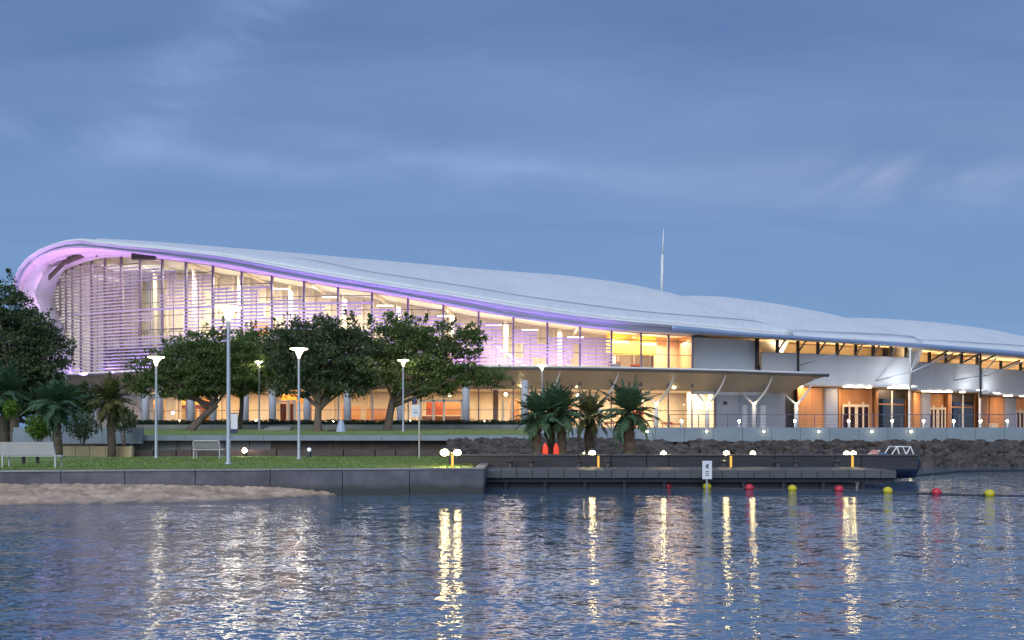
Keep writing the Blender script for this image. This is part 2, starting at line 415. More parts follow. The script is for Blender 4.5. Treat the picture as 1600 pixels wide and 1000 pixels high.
# grass blades on the visible front of the lawn
b = MB()
for k in range(16000):
    x = rng.uniform(-20, -1.4); s = rng.random()**1.6; y = lawn_front(x)+.38+s*20
    h = rng.uniform(.03, .075); w = rng.uniform(.008, .018)*(1+s); a = rng.uniform(0, 3.14)
    dx, dy = math.cos(a)*w, math.sin(a)*w; lx, ly = rng.uniform(-.03, .03), rng.uniform(-.03, .03)
    z = LZ+.03*noise.noise(Vector((x*.3, y*.3, 0)))-.004
    b.add([(x-dx, y-dy, z), (x+dx, y+dy, z), (x+lx, y+ly, z+h)], [(0,1,2)])
o = b.build('grass', M_blade); o['kind'] = 'stuff'; tag(o, 'short green grass of the lawn above the quay wall', 'grass')
# sand beach
sh = curve([(-1400, 742), (-300, 765), (0, 787), (150, 785), (300, 783), (400, 779), (500, 773), (570, 770), (620, 767)])
ZT = curve([(-300,.48),(0,.48),(100,.475),(300,.38),(440,.30),(560,.14),(625,0.0)])
rows = []
for j in range(30):
    s = j/29; r = []
    for i in range(241):
        px = -300+i*3.8
        D1 = wallD(px)+.2
        zt = ZT(px)
        yb = F0*EYE/(sh(px)-HY)
        D = yb-.8+(D1-yb+.8)*s
        z = (-.06 if s == 0 else 0)+zt*(s**.75)+.03*noise.noise(Vector((px*.03, s*3, 1)))*(s*(1-s)*4)+(.045*noise.noise(Vector((px*.12, s*7, 3)))+.02*noise.noise(Vector((px*.4, s*15, 3))))*min(1, s*3)-.03*(1-s)
        r.append((gx(px, D), D, z))
    rows.append(r)
b = MB(); b.grid(rows); struct(b.build('beach', M_sand, smooth=True))

# quay wall in cast panels
t = thing('quay_wall', 'long low grey concrete wall between the lawn and the sandy beach', 'wall', (gx(400, 30), 30, 0))
for p0, p1 in ((-260,-120),(-120,-5),(-5,95),(95,195),(195,305),(305,422),(422,535),(535,640),(640,756)):
    b = MB(); A = Vector((gx(p0, wallD(p0)), wallD(p0))); B = Vector((gx(p1, wallD(p1)), wallD(p1)))
    d = (B-A).normalized()*.012
    b.wall(A+d, B-d, -.3, LZ+.045, .34); b.build('panel', M_conc_w, t)
    b = MB(); b.wall(A+d, B-d, LZ+.047, LZ+.085, .40, .03); b.build('coping', M_conc, t)
x1 = gx(756, 31.0)
b = MB(); b.box(x1-.36, x1, 31.4, 38.0, -.3, LZ+.04); b.build('return_panel', M_conc_w, t)

# ------------------------------------------------------------------ upper terraces
TZ = 2.4
def depth_wall_pts(p0, p1, D): return (gx(p0, D), D), (gx(p1, D), D)
b = MB(); b.grid([[(-95, 58, 1.86), (gx(842, 58), 58, 1.86)], [(-95, 66, 2.15), (gx(842, 66), 66, 2.15)], [(-95, 77, 2.45), (gx(842, 77), 77, 2.45)]])
struct(b.build('upper_lawn', M_grass))
b = MB(); b.box(gx(842, 66), 110, 66.3, 76, 2.2, TZ); b.box(-140, 140, 76, 140, 2.2, TZ+.004)
struct(b.build('terrace', M_pave))
# slab fascia along the upper lawn
t = thing('terrace_edge', 'bluish concrete slab edge along the front of the upper lawn', 'wall', (gx(430, 58), 58, 1.6))
xs = np.linspace(-48, gx(842, 58), 22)
for i in range(21):
    b = MB(); b.box(xs[i]+.01, xs[i+1]-.01, 57.6, 58.1, 1.58, 1.90); b.build('panel', M_conc_b, t)
t = thing('retaining_wall', 'grey retaining wall of concrete panels under the terrace edge behind the lawn', 'wall', (gx(315, 58.5), 58.5, .7))
for p0, p1 in ((205,236),(236,277),(277,318),(318,350),(350,390),(390,424)):
    b = MB(); b.wall((gx(p0,58.3)+.02,58.3), (gx(p1,58.3)-.02,58.3), .5, 1.577, .3); b.build('panel', M_conc, t)
t = thing('brown_retaining_wall', 'brown retaining wall under the terrace edge, between the concrete panels and the rocks', 'wall', (gx(560, 58.5), 58.5, .7))
for p0, p1 in ((424,470),(470,520),(520,565),(565,610),(610,655),(655,700)):
    b = MB(); b.wall((gx(p0,58.4)+.02,58.4), (gx(p1,58.4)-.02,58.4), .5, 1.577, .3); b.build('panel', mat('brown_render', (.15,.125,.11), .85, 0, .25, 1.2, .3, 10), t)
t = thing('sandstone_wall', 'low yellowish stone wall behind the lawn, between the two small palms', 'wall', (gx(150, 51), 51, .7))
for p0, p1 in ((98,118),(118,140),(140,165),(165,185),(185,206)):
    b = MB(); b.wall((gx(p0,51.2)+.012,51.2), (gx(p1,51.2)-.012,51.2), .6, 1.31, .35); b.build('panel', M_sandst, t)
b = MB(); b.box(gx(-60,58), gx(205,58), 53, 58, .5, 1.40); struct(b.build('planting_bank', M_soil))
t = thing('grey_garden_wall', 'pale grey wall at the left end of the upper lawn, behind the palms', 'wall', (gx(100, 57.5), 57.5, 1.5))
for p0, p1 in ((-40,10),(10,60),(60,110),(110,160),(160,222)):
    b = MB(); b.wall((gx(p0,57.2)+.01,57.2), (gx(p1,57.2)-.01,57.2), 1.4, 2.36, .3); b.build('panel', M_conc_b, t)
# dark low blocks along the lawn's far edge
t = thing('block_edging', 'row of dark brown blocks edging the far side of the lawn', 'kerb', (gx(450, 52), 52, LZ))
bx = [205,240,275,300,345,385,432,482,537,586,618,652,692,735]
for i in range(len(bx)-1):
    b = MB(); h = 1.08+.05*rng.random()
    b.wall((gx(bx[i],52)+.03,52), (gx(bx[i+1],52)-.03,52), .6, h, .45, rng.uniform(-.03,.03)); b.build('block', M_block, t)
b = MB(); b.box(gx(205, 52.5), gx(735, 52.5), 52.46, 58.2, .4, .86); struct(b.build('garden_bed', M_soil))

# low pale wall and hedge in front of the ground floor
t = thing('low_planter_wall', 'low pale wall at the foot of the hedge in front of the building', 'wall', (gx(500, 77), 77, 2.4))
xs = np.linspace(gx(214,76.6), gx(842,76.6), 17)
for i in range(16):
    b = MB(); b.box(xs[i]+.01, xs[i+1]-.01, 76.4, 76.7, 2.35, 2.74); b.build('panel', M_conc, t)
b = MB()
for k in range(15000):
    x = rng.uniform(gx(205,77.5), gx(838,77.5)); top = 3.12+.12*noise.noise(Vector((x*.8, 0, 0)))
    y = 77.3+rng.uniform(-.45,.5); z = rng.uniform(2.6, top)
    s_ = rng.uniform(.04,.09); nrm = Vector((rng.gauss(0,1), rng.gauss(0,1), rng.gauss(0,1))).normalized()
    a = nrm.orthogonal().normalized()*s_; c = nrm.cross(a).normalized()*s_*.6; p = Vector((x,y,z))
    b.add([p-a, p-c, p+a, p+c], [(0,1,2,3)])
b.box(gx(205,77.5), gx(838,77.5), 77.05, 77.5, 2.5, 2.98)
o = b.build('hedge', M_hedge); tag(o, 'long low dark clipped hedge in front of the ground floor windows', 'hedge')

# parapet on the right promenade
t = thing('promenade_parapet', 'long blue-grey parapet wall in front of the promenade, above the rocks', 'wall', (gx(1250,66), 66, 1.4))
xs = np.arange(gx(842,66), 62, 2.0)
for i in range(len(xs)-1):
    b = MB(); b.box(xs[i]+.012, xs[i+1]-.012, 66.0, 66.3, 1.45, 2.43); b.build('panel', M_conc_b, t)
t = thing('promenade_railing', 'thin grey metal railing along the top of the promenade parapet', 'railing', (gx(1300,66.2), 66.2, 2.43))
x0, x1 = gx(1046,66.2), 61.8
b = MB(); b.tube([(x0,66.2,3.32),(x1,66.2,3.32)], .028, 6); b.build('top_rail', M_mull, t)
for k in range(3):
    b = MB(); b.tube([(x0,66.2,2.62+.2*k),(x1,66.2,2.62+.2*k)], .008, 5); b.build('cable', M_mull, t)
post = None
x = x0
while x < x1:
    if post is None:
        b = MB(); b.box(-.025,.025,-.03,.03,0,.88); post = b.build('post', M_mull, t, world=False); post.location = (x-t.location.x, 0, 0)
    else:
        p_ = post.copy(); C.objects.link(p_); p_.location = (x-t.location.x, 0, 0)
    x += 2.0

# rocks below parapet
def rock_patch(n, x0, x1, fy, fz, sz, seed):
    b = MB(); r = random.Random(seed)
    for k in range(n):
        x = r.uniform(x0, x1); s = r.random(); y = fy(s, x); z = fz(s, x); q = r.uniform(*sz)
        vs = []
        for (a, c, d) in ((-1,-1,-.7),(1,-1,-.8),(1,1,-.7),(-1,1,-.8),(-.8,-.8,.6),(.8,-.7,.75),(.75,.8,.7),(-.7,.75,.8),(0,-1.25,0),(1.2,0,.1),(-1.25,0,-.1),(0,0,1.05)):
            vs.append(Vector((a*q*r.uniform(.6,1.1), c*q*r.uniform(.6,1.1)*.8, d*q*r.uniform(.5,.95))))
        rot = Matrix.Rotation(r.uniform(0,6.28), 3, 'Z') @ Matrix.Rotation(r.uniform(-.5,.5), 3, 'X')
        vs = [rot @ v_ + Vector((x,y,z)) for v_ in vs]
        b.add(vs, [(3,2,1,0),(0,1,8),(1,5,8),(5,4,8),(4,0,8),(1,2,9),(2,6,9),(6,5,9),(5,1,9),(3,0,10),(0,4,10),(4,7,10),(7,3,10),(2,3,7,6),(4,5,11),(5,6,11),(6,7,11),(7,4,11)])
    return b
b = rock_patch(2300, gx(985,62), 62, lambda s, x: 59.3+6.6*s, lambda s, x: -.05+1.45*s, (.14,.42), 3)
o = b.build('riprap_rocks', M_rock); o['kind'] = 'stuff'; tag(o, 'bank of piled grey brown boulders between the water and the promenade', 'rocks')
b = rock_patch(900, gx(700,54), gx(1010,54), lambda s, x: 49.5+8.2*s, lambda s, x: .75+.85*s, (.12,.32), 5)
o = b.build('garden_rocks', M_rock); o['kind'] = 'stuff'; tag(o, 'bank of brown stones behind the date palms below the terrace edge', 'rocks')
b = MB()
b.grid([[(gx(985,62),58.8,-.4),(70,58.8,-.4)],[(gx(985,62),66.4,1.3),(70,66.4,1.3)],[(gx(985,62),66.6,2.2),(70,66.6,2.2)]])
b.grid([[(gx(690,52),49,.6),(gx(1060,52),49,.6)],[(gx(690,52),58.6,1.5),(gx(1060,52),58.6,1.5)]])
b.box(gx(842,62),gx(1000,62),58.2,66.5,-.3,1.57)
struct(b.build('rock_bank', M_soil))
b = MB(); b.box(gx(700,38.6), gx(1300,38.6), 38.55, 49.2, -.3, .84); struct(b.build('jetty_bank', M_soil))

# ------------------------------------------------------------------ building
Dg = curve([(60,105),(72,104),(110,101.3),(150,99.2),(200,97.2),(250,95.7),(333,93.7),(425,92.2),(530,91.3),(650,91),(800,91),(950,92),(1080,95),(1190,98.5),(1230,100),(1300,104)])
Tg = curve([(66,440),(72,437),(90,428),(115,418),(143,408),(175,402),(205,401),(240,403),(255,405),(300,410),(340,416),(378,424),(425,431),(475,439),(530,449),(582,456.5),(639,466),(692,475.5),(747,486),(802,494),(855,501.5),(905,510),(955,516),(1000,520),(1042,523),(1082,525),(1190,531)])
E_py = curve([(100,378),(150,379.5),(187,383.5),(250,389),(325,398),(350,401),(425,415),(500,428.5),(575,441),(650,453.5),(700,461),(747,469),(800,478),(900,493),(950,499),(1000,504),(1050,508),(1181,520.5),(1294,528),(1422,536),(1544,545),(1600,550),(1720,560)])
F_py = curve([(100,386),(150,387.5),(187,391.5),(250,398.5),(325,409),(350,412),(425,427),(500,440.5),(575,452.5),(650,466),(700,476),(747,485),(800,495.5),(900,508.5),(950,514),(1000,517),(1050,519.5),(1181,527.5),(1294,534.5),(1422,543),(1544,553.5),(1600,558),(1720,569)])
De = curve([(20,94),(100,92.7),(187,91.2),(250,90.3),(425,88.7),(600,88),(800,88),(950,89),(1080,91.2),(1181,94),(1294,98.3),(1422,103.8),(1544,110.7),(1600,115),(1720,124)])
R1 = curve([(100,376),(125,372),(187,374),(250,378),(325,384),(400,390.5),(500,399),(600,407),(700,416),(800,424),(880,430),(930,436),(980,443),(1036,455),(1070,463),(1110,477),(1181,500),(1240,518)])
O1 = curve([(100,3),(125,4),(187,6),(250,8),(400,13),(600,19),(800,24),(1000,25),(1036,23),(1070,20.5),(1110,16),(1181,8),(1240,.6)])
L1 = curve([(125,377),(250,386),(400,398),(470,405),(575,426),(650,437),(700,445),(747,452),(800,461.5),(900,475.5),(1000,488),(1100,496.5),(1185,503.5),(1240,518)])
OL1 = curve([(100,1.2),(250,2.5),(470,4.5),(1000,6),(1110,6),(1185,5),(1240,.3)])

BR = thing('convention_centre', 'long modern convention centre with swooping white roof and glass front glowing violet and gold', 'building', (gx(800, 95), 95, TZ))
# left curl: outer rim, inner rim and the matching edge of the glazing
loop = [ # outer px,py | inner px,py | glass px,py
 ((125,374.5),(126,386),(135,411)), ((100,377.5),(103,387),(115,418)), ((80,383),(85,391),(99,424)), ((60,391.5),(67,399),(88,429)),
 ((42,403.5),(50,410),(79,433)), ((30,418),(38.5,423),(74,440)), ((22.5,435),(31,438),(71.5,452)), ((20.5,450),(28.5,452),(70.5,468)), ((24.5,466),(32,466),(70,484)),
 ((32,481),(39,480),(70,500)), ((41,497),(47,495),(70,516)), ((50,516),(56,514),(71,534)), ((59,542),(64,540),(73,552)), ((66,570),(71,569),(77,574)), ((70,590),(74,589),(80,588)) ]
st = []   # stations: E, F, G(glass top), L, Lup, R, Bk
for k, (a, bb, g) in enumerate(reversed(loop)):
    D = 94-.9*((len(loop)-1-k) < 4)
    D = 94.2-1.4*max(0, (a[0]-40)/85.0) if k > 9 else 94.2
    E = at(*a, D); F = at(*bb, D+.35); G = at(*g, Dg(g[0]))
    Lp = E+Vector((0, 2.0, -.02)); Rr = E+Vector((.3, 9, -.25 if a[1] < 440 else 0)); Bk = E+Vector((4, 45, -2.5 if a[1] < 440 else -.5))
    st.append((E, F, G, Lp, Lp.copy(), Rr, Bk))
pxs = [150,170,187,210,235,260,290]+list(range(325,1240,25))+[1239]
for px in pxs:
    D = De(px); E = at(px, E_py(px), D); F = at(px+ (0), F_py(px), D+.4)
    gxp = min(px, 1190); G = at(px, Tg(gxp)-(.0), Dg(px)) if px <= 1085 else at(px, F_py(px)-1, D+3.5)
    if px < 290: G = at(px+4, Tg(px+4), Dg(px+4))
    step = min(1, max(0, (px-400)/120))*.17*min(1, max(0, (1225-px)/60))
    Lp = at(px, L1(px), D+OL1(px)); Lu = Lp+Vector((0, .05, step))
    if px < 290:
        Lp = E.lerp(at(px, R1(px), D+O1(px)), .35); Lu = Lp.copy()
    Rr = at(px, R1(px), D+O1(px))
    Bk = Rr+Vector((3, 34, -8.5))
    st.append((E, F, G, Lp, Lu, Rr, Bk))
def bez(a, b, c, n):
    out = []
    for i in range(n+1):
        s = i/n; out.append(a*(1-s)**2+b*2*s*(1-s)+c*s*s)
    return out
# gutter lip: thin pale edge, then lower roof sheet
rows = [[E+Vector((0,-.02,.0)) for (E,F,G,Lp,Lu,Rr,Bk) in st], [E.lerp(Lp, .12)+Vector((0,0,.10)) for (E,F,G,Lp,Lu,Rr,Bk) in st]]
b = MB(); b.grid(rows); b.build('gutter', M_gutter, BR, smooth=True, solid=.06)
b = MB(); rows = []
for k in range(7):
    s = .10+.9*k/6; rows.append([E.lerp(Lp, s)+Vector((0,0,.10+.12*math.sin(s*math.pi))) if k < 6 else Lp for (E,F,G,Lp,Lu,Rr,Bk) in st])
b.grid(rows); b.build('lower_roof', M_roof, BR, smooth=True, solid=.08)
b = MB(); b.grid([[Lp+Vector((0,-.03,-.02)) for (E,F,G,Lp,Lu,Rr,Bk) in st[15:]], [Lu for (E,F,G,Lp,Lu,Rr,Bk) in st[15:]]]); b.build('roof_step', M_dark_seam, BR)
def upper_rows(st):
    ctr = []
    for (E,F,G,Lp,Lu,Rr,Bk) in st:
        mid = Lu.lerp(Rr, .6)+Vector((0,0,(Rr-Lu).length*.035))
        up = bez(Lu, mid, Rr, 8)
        back = bez(Rr, Rr+(Rr-mid).normalized()*min(5, (Bk-Rr).length*.3), Bk, 8)[1:]
        ctr.append(up+back)
    return [[c[j] for c in ctr] for j in range(len(ctr[0]))]
b = MB(); b.grid(upper_rows(st)); b.build('main_roof', M_roof, BR, smooth=True)
# fascia
st_all = st; st = [q for q in st if q[0].x < gx(1062, 91)]
b = MB(); b.grid([[E+Vector((0,0,-.03)) for (E,F,*_) in st], [E.lerp(F,.3)+Vector((0,-.02,0)) for (E,F,*_) in st], [E.lerp(F,.36)+Vector((0,.14,0)) for (E,F,*_) in st], [E.lerp(F,.85)+Vector((0,.14,0)) for (E,F,*_) in st], [E.lerp(F,.88)+Vector((0,-.02,0)) for (E,F,*_) in st], [F for (E,F,*_) in st]])
b.build('fascia', M_fascia, BR, solid=.03)
last_x = st[-1][0].x; px_join = 800+last_x/st[-1][0].y*F0; st = st_all
# right wing fascia and its two roofs
def wing(name, p0, p1, Rc, Oc, Lc, OLc, dz, step_from):
    ss = []
    ps = list(np.linspace(p0, p1, 30))
    for px in ps:
        D = De(px)+dz; E = at(px, E_py(px), D) - Vector((0,0,.02)); Lp = at(px, Lc(px), D+OLc(px)); Rr = at(px, Rc(px), D+Oc(px))
        stp = .11*min(1, max(0, (px-step_from)/70))*min(1, max(0, (p1-px)/60))
        Lu = Lp+Vector((0,.05,stp)); Bk = Rr+Vector((3, 30, -8))
        ss.append((E, E, E, Lp, Lu, Rr, Bk))
    b = MB(); b.grid([[s[0] for s in ss], [s[0].lerp(s[3], .5)+Vector((0,0,.08)) for s in ss], [s[3] for s in ss]]); b.build('lower_roof', M_roof, BR, smooth=True, solid=.08)
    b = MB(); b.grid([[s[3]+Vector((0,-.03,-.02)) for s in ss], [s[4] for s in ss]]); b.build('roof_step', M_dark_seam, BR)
    b = MB(); b.grid(upper_rows(ss)); b.build('wing_roof', M_roof, BR, smooth=True)
R2 = curve([(1000,474),(1040,466),(1075,462),(1110,462.5),(1181,470),(1250,481),(1313,494),(1345,503),(1422,526),(1442,536)])
O2 = curve([(1000,24),(1250,25),(1313,20),(1345,15),(1422,4),(1442,.5)])
L2 = curve([(1000,510),(1100,514),(1181,517),(1240,516.5),(1300,519.5),(1436,526.5),(1442,536)])
OL2 = curve([(1000,2),(1181,3),(1300,5),(1430,4),(1442,.4)])
wing('w2', 1000, 1441, R2, O2, L2, OL2, .5, 1235)
R3 = curve([(1250,512),(1300,499),(1340,496.5),(1430,501),(1500,508),(1560,517),(1600,526),(1720,556)])
O3 = curve([(1250,24),(1560,24),(1720,12)])
L3 = curve([(1250,526),(1400,530),(1445,531),(1520,536),(1600,541),(1720,557)])
OL3 = curve([(1250,3),(1440,4),(1720,5)])
wing('w3', 1250, 1718, R3, O3, L3, OL3, .9, 1436)
ps = [px_join]+list(range(int(px_join)+6, 1721, 8))
b = MB(); b.grid([[at(p, E_py(p), De(p)) for p in ps], [at(p, (E_py(p)+F_py(p))/2, De(p)-.08) for p in ps], [at(p, F_py(p), De(p)+.3) for p in ps]]); b.build('fascia', mat('blue_fascia', (.26,.36,.56), .35, .1, .05, .4), BR, smooth=True, solid=.05)
b = MB(); b.grid([[at(p, E_py(p), De(p)-.03) for p in ps], [at(p, E_py(p)-1.2, De(p)+.5) for p in ps]]); b.build('gutter', M_gutter, BR, smooth=True)

# soffit between rim and glazing: panels with joints
for k in range(len(st)-1):
    a, c = st[k], st[k+1]
    if a[1].x > gx(1085, 92): break
    F0_, F1_ = a[1].copy(), c[1].copy(); G0, G1 = a[2].copy(), c[2].copy()
    if k < 22:
        for s0, s1 in ((0,.34),(.34,.68),(.68,1.02)):
            b = MB(); q = [F0_.lerp(G0,s0+.008), F1_.lerp(G1,s0+.008), F1_.lerp(G1,s1-.008), F0_.lerp(G0,s1-.008)]
            q = [p.lerp(sum(q, Vector())/4, .008) for p in q]
            b.add(q, [(0,1,2,3)]); b.build('soffit_panel', M_soffit, BR, solid=.06)
    else:
        b = MB(); b.add([F0_, F1_, G1, G0], [(0,1,2,3)]); b.build('soffit_panel', M_soffit, BR, solid=.06)
# dark recessed baffles in the soffit near the top of the curl
for (pa, pb, ya, yb, Db) in ((76,104,433,405,97.5),(104,140,408,391,96.5),(112,150,404,389,96),(150,162,396,391,95.5),(206,242,404,391.5,92.6)):
    b = MB(); z0, z1 = sorted((EYE+(HY-ya)/F0*Db, EYE+(HY-yb)/F0*Db))
    if pa == 206:
        b.wall(at(pa,ya,Db), at(pb,yb,Db), z0-.05, z1+.1, .3)
    else:
        b.add([at(pa,ya-2,Db), at(pb,yb-2,Db), at(pb,yb+5,Db+1.2), at(pa,ya+5,Db+1.2)], [(0,1,2,3)])
    b.build('soffit_baffle', M_baffle, BR, solid=.12)

# upper glazing
mull = [72,80,88,96,105,115,128,145,166,191,221,255,292,334,379,426,476,529,582,638,693,748,802,855,906,955,1001,1044,1081]
ZB = 6.9
rowz = [ZB, 8.4, 9.75, 11.1, 12.45, 13.8, 15.15, 16.5, 17.85, 19.2, 20.5]
def gp(px): D = Dg(px); return Vector((gx(px, D), D))
def topz(px): return EYE+(HY-Tg(px))/F0*Dg(px)
slats = []
lr = random.Random(11)
for i in range(len(mull)-1):
    p0, p1 = mull[i], mull[i+1]; A, B = gp(p0), gp(p1); t0, t1 = topz(p0), topz(p1)
    for k in range(len(rowz)-1):
        z0, z1 = rowz[k], rowz[k+1]
        if z0 > min(t0, t1)-.25: break
        za = (z0+.03, z0+.03); zb = (min(z1, t0)-.03, min(z1, t1)-.03)
        last = rowz[k+1] > min(t0, t1)-.25
        if last: zb = (t0-.03, t1-.03)
        b = MB(); b.wall(A+(B-A)*.012, B-(B-A)*.012, za, zb, .03); b.build('window_pane', M_glass, BR)
        if last: break
    # louvres in front of the glass
    d = (B-A).normalized(); nrm = Vector((d.y, -d.x)); nrm = nrm if nrm.y < 0 else -nrm
    tmin = min(t0, t1)
    if p0 < 945:
        if p0 < 150: lim = tmin-.4
        elif p0 < 300: lim = tmin-.9
        else: lim = tmin-1.0-lr.random()*.7
        if p0 > 700: lim = tmin-.6-lr.random()*.4
        z = 7.6; kk = 0; on = 1; h1 = lr.random()
        while z < lim:
            rel = (z-7.6)
            cell = int((z-7.6)/1.35)
            prob = 1.0 if rel < 4.2 else (1.0 if p0 < 190 else .72 if p0 < 330 else .93)
            random.seed(i*31+cell*7)
            f0, f1 = 0.0, 1.0
            if random.random() > prob: on = 0
            else:
                on = 1
                if random.random() < .3 and p0 > 200: f1 = .55+.3*random.random()
                elif random.random() < .3 and p0 > 200: f0 = .15+.3*random.random()
            if on:
                q0 = A+(B-A)*f0+nrm*.55; q1 = A+(B-A)*f1+nrm*.55
                slats.append(((q0, q1, z, .12 if p0 < 330 else .17), (f1-f0)*(p1-p0)))
            z += .335; kk += 1
slats.sort(key=lambda s: -s[1])
rest = MB()
for k, ((q0, q1, z, hh), w) in enumerate(slats):
    b = MB() if k < 290 else rest
    b.wall(q0, q1, z, z+hh, .10)
    if k < 290: b.build('louvre_slat', M_louvre, BR)
rest.build('louvre_slats', M_louvre, BR, kind='stuff')
for i, px in enumerate(mull):
    A = gp(px); b = MB(); w = .045 if px < 130 else .085
    b.box(A.x-w, A.x+w, A.y-.42, A.y-.03, ZB-.3, topz(px)-.02); b.build('mullion', M_mull, BR)
    if i < len(mull)-1 and 140 < px < 945:   # slimmer louvre posts between
        B = gp((px+mull[i+1])/2); b = MB(); b.box(B.x-.035, B.x+.035, B.y-.50, B.y-.44, 7.4, min(topz(px), topz(mull[i+1]))-1.5); b.build('louvre_post', M_mull, BR)
for k, z in enumerate(rowz[1:-1]):
    b = MB(); okp = [p for p in mull if topz(p) > z+.1]
    for i in range(len(mull)-1):
        if min(topz(mull[i]), topz(mull[i+1])) > z+.3:
            b.wall(gp(mull[i]), gp(mull[i+1]), z-.03, z+.03, .10, .08)
    if b.v: b.build('transom', M_mull, BR)
# heavier mid rail across left bays
b = MB()
for i in range(5, 18):
    b.wall(gp(mull[i]), gp(mull[i+1]), 14.3, 14.48, .2, .62)
b.build('mid_rail', M_louvre, BR)
# glazing head frame
b = MB()
for i in range(len(mull)-1):
    b.wall(gp(mull[i]), gp(mull[i+1]), (topz(mull[i])-.08, topz(mull[i+1])-.08), (topz(mull[i])+.14, topz(mull[i+1])+.14), .3, .15)
b.build('head_frame', M_white, BR)
# hall interior: floor, back wall, ceiling, gallery, columns
ip = [60,72,90,115,145,190,255,334,426,529,638,748,855,955,1044,1083]
def inner(px, off):
    A = gp(px); return Vector((A.x+ (1.5 if px < 150 else 0)*off/9, A.y+off))
b = MB(); b.grid([[(*gp(p), 7.0) for p in ip], [(*inner(p, 11), 7.0) for p in ip]]); b.build('hall_floor', M_cream, BR, solid=.3)
b = MB(); b.grid([[(*gp(p), topz(p)+.10) for p in ip], [(*inner(p, 11), topz(p)+.7) for p in ip]]); b.build('hall_ceiling', mat('hall_ceiling_white', (.82,.79,.72), .7, 0, .04, .5), BR)
for p in (128,166,221,292,379,476,582,693,802,906,1001):
    b = MB(); b.tube([(*gp(p), topz(p)-.05), (*inner(p, 10.5), topz(p)+.3)], .14, 6); b.build('rafter', M_cream, BR)
b = MB(); b.grid([[(*inner(p, 10.8), 6.9) for p in ip], [(*inner(p, 10.8), topz(p)+.9) for p in ip]]); b.build('hall_back_wall', M_beige, BR)
b = MB(); b.wall(gp(1083), inner(1083, 11), 6.9, 12.8, .2); b.build('end_wall', M_orl, BR)
A, B = inner(1040, 4), gp(1082)
b = MB(); b.grid([[(*inner(p, 7), 12.0 if p < 500 else 10.6) for p in ip[2:12]], [(*inner(p, 10.7), 12.0 if p < 500 else 10.6) for p in ip[2:12]]]); b.build('gallery_floor', M_white, BR, solid=.5)
for px in (150, 205, 270, 345, 430, 520, 610, 700, 790, 880, 970):
    A = inner(px, 6.5); b = MB(); b.tube([(A.x, A.y, 7.1), (A.x, A.y, topz(px)+.2)],   .22, 12); b.build('hall_column', M_cream, BR, smooth=True)
for px, w, z0, z1, m_ in ((372,12,12.2,13.9,M_orange),(225,10,7.2,9.2,M_bluepil),(262,14,7.2,9.8,M_bluepil),(490,26,7.2,9.4,M_wood),(600,16,7.2,9.2,M_redp),(730,22,7.2,9.0,M_wood),(880,12,7.2,9.2,M_wood),(975,10,7.1,9.6,M_wood),(1010,7,7.1,9.4,M_redp),(160,14,7.2,10.5,M_bluepil)):
    A = inner(px-w, 8); B = inner(px+w, 8); b = MB(); b.wall(A, B, z0, z1, .3); b.build('hall_screen', m_, BR)
for px in (985, 1062):  # orange bay panels at right end of the glazing
    pass
b = MB(); b.wall(inner(1040, 7.5), inner(1082, 7.5), 7.1, 12.6, .2); b.build('timber_lining', mat('lit_timber', (.78,.52,.28), .55, 0, .1, 1, stretch=(1,1,.2)), BR)
b = MB(); b.wall(inner(958, 6), inner(1040, 6), 10.2, 12.6, .2); b.build('lit_bulkhead', M_yellow, BR)
# ceiling hung lights in the hall
WARM = (1.0, .89, .71)
hall = [(110,60),(170,130),(235,190),(300,220),(370,230),(450,220),(530,200),(615,170),(700,150),(785,140),(870,110),(950,100),(1010,100),(1060,110)]
for px, pw in hall:
    A = inner(px, 4.6); area('hall_light', (A.x, A.y, topz(px)-.25), (0,0,0), 4.5, 4.0, pw*6.2, WARM)
for px in (420, 500, 590, 690, 770, 830, 905, 980, 1025):
    A = inner(px, 5.2); b = MB(); z = topz(px)-.55; b.box(A.x-.8, A.x+.8, A.y-.25, A.y+.25, z, z+.08); b.build('ceiling_light', M_strip, BR)

for px in np.linspace(120, 1040, 34):
    A = inner(px, 10.6); b = MB(); b.box(A.x-.09, A.x+.09, A.y-.12, A.y+.1, 7.1, topz(px)+.5); b.build('wall_rib', M_doorl, BR)
for zz in (9.3, 11.6, 13.9, 16.2):
    b = MB(); pp = [p for p in ip if topz(p) > zz+.6]
    for a_, c_ in zip(pp[:-1], pp[1:]): b.wall(inner(a_, 10.55), inner(c_, 10.55), zz, zz+.14, .1)
    b.build('wall_rail', M_doorl, BR)
for a_, c_ in zip(ip[2:11], ip[3:12]):
    z_ = 12.0 if a_ < 500 else 10.6; b = MB()
    b.wall(inner(a_, 6.9), inner(c_, 6.9), z_+1.0, z_+1.06, .06)
    for k in range(6):
        q = inner(a_, 6.9).lerp(inner(c_, 6.9), k/6); b.box(q.x-.03, q.x+.03, q.y-.03, q.y+.03, z_+.2, z_+1.0)
    b.build('gallery_railing', M_mull, BR)
b = MB(); A = inner(775, 6.2); B2 = inner(860, 6.2)
b.add([(A.x,A.y,11.0),(A.x,A.y+1.6,11.0),(B2.x,B2.y+1.6,7.6),(B2.x,B2.y,7.6),(A.x,A.y,10.6),(A.x,A.y+1.6,10.6),(B2.x,B2.y+1.6,7.2),(B2.x,B2.y,7.2)], [(0,1,2,3),(7,6,5,4),(0,3,7,4),(1,2,6,5),(0,1,5,4),(3,2,6,7)]); b.build('stair_flight', M_white, BR)
ir = random.Random(5)
for k in range(26):
    px = ir.uniform(470, 1040); A = inner(px, ir.uniform(2, 6)); h = ir.uniform(.8, 1.9); w = ir.uniform(.2, .7)
    b = MB(); b.box(A.x-w, A.x+w, A.y-.2, A.y+.2, 7.15, 7.15+h); b.build('hall_fitting', ir.choice([M_wood, M_bluepil, M_redp, M_darkst, M_white]), BR)

